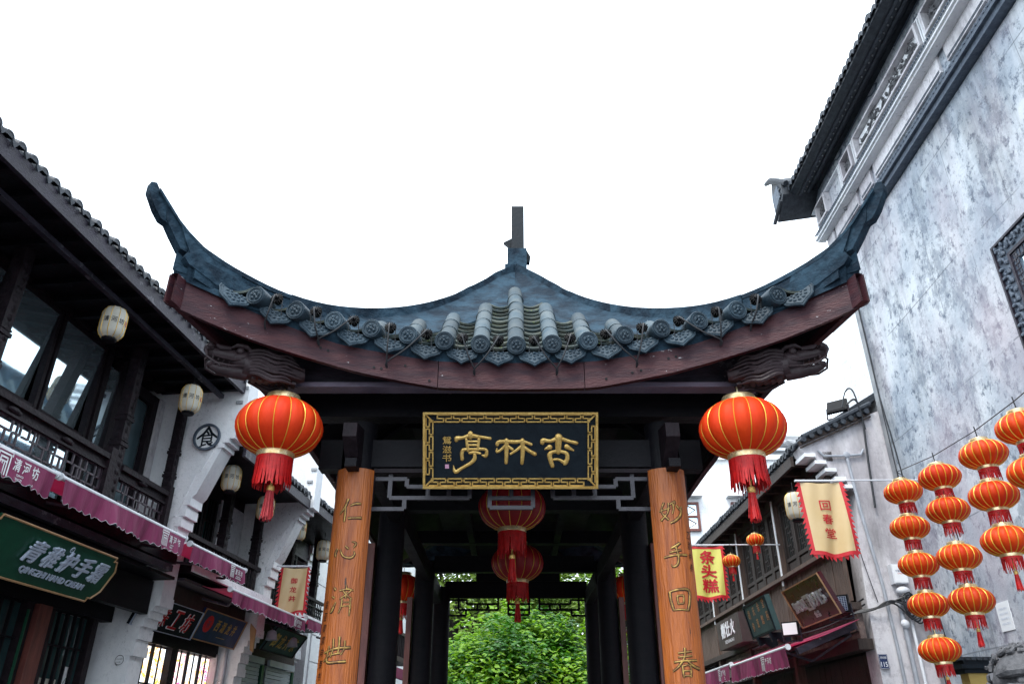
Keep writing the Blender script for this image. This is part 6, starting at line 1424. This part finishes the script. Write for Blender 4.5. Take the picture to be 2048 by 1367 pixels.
for yy in (24,24.8): mb.tube([(8.4+.65*math.cos(a),yy,9.55+.85*math.sin(a)) for a in [math.pi*i/10 for i in range(11)]],.03,6)
for i in range(0,11,2): a=math.pi*i/10; mb.tube([(8.4+.65*math.cos(a),24,9.55+.85*math.sin(a)),(8.4+.65*math.cos(a),24.8,9.55+.85*math.sin(a))],.025,5)
mb.tube([(8.4,24,9.5),(8.4,24,10.4)],.03,5); mb.tube([(7.75,24,9.9),(9.05,24,9.9)],.02,5); mb.build('frame',m_pipe,t)
P2=P_(Matrix.Identity(4),t); P2('parapet',m_conc,((6.4,23.9,0),(11.5,25.5,9.5)),((6.2,23.7,9.5),(11.6,23.85,9.56)))
# farther left houses
fh=thing('distant_house',wp(FL,17,6,0),'distant pale tiled house with a small balcony, seen between the pavilion posts on the left','house'); P=P_(FL,fh)
P('wall',m_wallc,((13.46,4.9,0),(24,8,6.3))); 
for k in range(14):
    for j in range(3): P('wall_tile',m_wallc,((13.6+j*.9,4.875,.4+.42*k),(14.45+j*.9,4.899,.80+.42*k)))
P('balcony',m_plankd,((15.5,4.4,3.3),(19,4.9,3.4)),((15.5,4.4,3.85),(19,4.45,3.92)))
s=15.55
while s<19: P('baluster',m_dark2,((s,4.41,3.4),(s+.03,4.44,3.85))); s+=.15
for s in (15.8,17.0,18.2): P('window',m_glassd,((s,4.86,3.6),(s+.7,4.895,4.9)))
P('awning_strip',m_pink,((14.5,4.2,2.9),(20,4.25,3.1))); 
fh=thing('distant_house',wp(FS,26,6,0),'distant pale house beyond the right shop, seen between the pavilion posts on the right','house'); P=P_(FS,fh)
P('wall',m_wallc,((22.1,4.3,0),(34,8,6.0))); P('window',m_glassd,((23,4.26,3.4),(23.9,4.295,4.6)),((25,4.26,3.4),(25.9,4.295,4.6))); P('eave',m_eavetile,((22.1,3.9,5.2),(34,4.3,5.35)))
# ---- trees
def leafcloud(name,mat,par,c,r,n,sz,seed,clumps,flatten=1):
    rr=random.Random(seed); cl=[]
    for i in range(clumps):
        a=rr.uniform(0,6.283); t=math.acos(rr.uniform(-.6,1)); k=rr.uniform(.62,1.0)
        cl.append((V((c[0]+r[0]*k*math.sin(t)*math.cos(a),c[1]+r[1]*k*math.sin(t)*math.sin(a),c[2]+r[2]*k*math.cos(t))),rr.uniform(.16,.34)*r[0]))
    vs=[];fs=[]
    C_=V(c)
    for i in range(n):
        p0,cr=cl[rr.randrange(clumps)]
        d=V((rr.gauss(0,1),rr.gauss(0,1),rr.gauss(0,1))).normalized(); p=p0+V((d.x*cr,d.y*cr,d.z*cr*.62))*rr.uniform(.55,1.05)
        out=(p-p0).normalized()*.7+(p-C_).normalized()*.5; az_=rr.uniform(0,6.283); dirv=V((math.cos(az_),math.sin(az_),rr.uniform(-.75,.05)))+out*.5; dirv.normalize()
        up=V((0,0,1))+out*.6+V((rr.gauss(0,.3),rr.gauss(0,.3),0)); side=dirv.cross(up).normalized(); nn=side.cross(dirv)
        s=sz*rr.uniform(.7,1.25); w_=s*.26; k=len(vs)
        vs+=[p,p+dirv*s*.5+side*w_-nn*.02*s,p+dirv*s*.5+nn*.08*s,p+dirv*s*.5-side*w_-nn*.02*s,p+dirv*s-nn*.12*s]
        fs+=[(k,k+1,k+2),(k,k+2,k+3),(k+1,k+4,k+2),(k+2,k+4,k+3)]
    c0=V(c); me=bpy.data.meshes.new(name); me.from_pydata([tuple(v-c0) for v in vs],[],fs); me.materials.append(mat); me.update()
    return put(name,me,par,c0)
def tree(x,y,h,r,label,mat,n,sz,seed,clumps=60,grp=None,tr=.16):
    t=thing('broadleaf_tree',(x,y,0),label,'tree',grp)
    zc=h-r[2]
    mb=MB(); mb.tube([(x,y,0),(x+.06,y,h*.25),(x-.04,y+.05,h*.5),(x,y,zc)],[tr*1.3,tr,tr*.8,tr*.5],10); mb.build('trunk',m_bark,t)
    rr=random.Random(seed)
    for k in range(7):
        a=k*.9+rr.uniform(-.2,.2); q=rr.uniform(.5,.8); MB().tube([(x,y,h*.38+.05*k),(x+r[0]*.35*math.cos(a),y+r[1]*.35*math.sin(a),zc),(x+r[0]*q*math.cos(a),y+r[1]*q*math.sin(a),zc+r[2]*.4)],[tr*.5,tr*.3,.02],7).build('limb',m_bark,t)
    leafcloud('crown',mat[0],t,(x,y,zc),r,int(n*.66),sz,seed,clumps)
    leafcloud('crown_highlights',mat[1],t,(x,y,zc+.12),(r[0]*1.02,r[1]*1.02,r[2]*1.02),int(n*.34),sz,seed+50,clumps)  # crown highlights painted as yellower leaves, raised a little
tree(.25,17.2,4.12,(2.12,1.9,2.1),'round glossy green tree framed by the far end of the pavilion',(m_leaf,m_leafy),34000,.145,11,150)
tree(-1.6,25,9.5,(3.2,2.6,3.6),'taller olive green tree behind the round one, on the left of the pavilion opening',(m_leafb,m_leafb),16000,.2,21,90,'background trees beyond the pavilion',.25)
tree(3.0,27,7.6,(2.8,2.4,2.8),'lighter olive green tree behind the round one, on the right of the pavilion opening',(m_leafb,m_leafy),12000,.2,31,80,'background trees beyond the pavilion',.2)
tree(-.2,33,8.0,(5,3,3.2),'farthest wide olive tree closing the street beyond the pavilion',(m_leafb,m_leafb),12000,.28,41,90,'background trees beyond the pavilion',.25)
# street lantern string glimpsed far left through the pavilion
for k in range(4): hang(DT,'small_lantern',(-1.72,17.0,3.45-.2*k),f'tiny red lantern in the far string left of the round tree, {["topmost","second","third","lowest"][k]}','tiny red lanterns in the far string').scale=(.7,.7,.7)
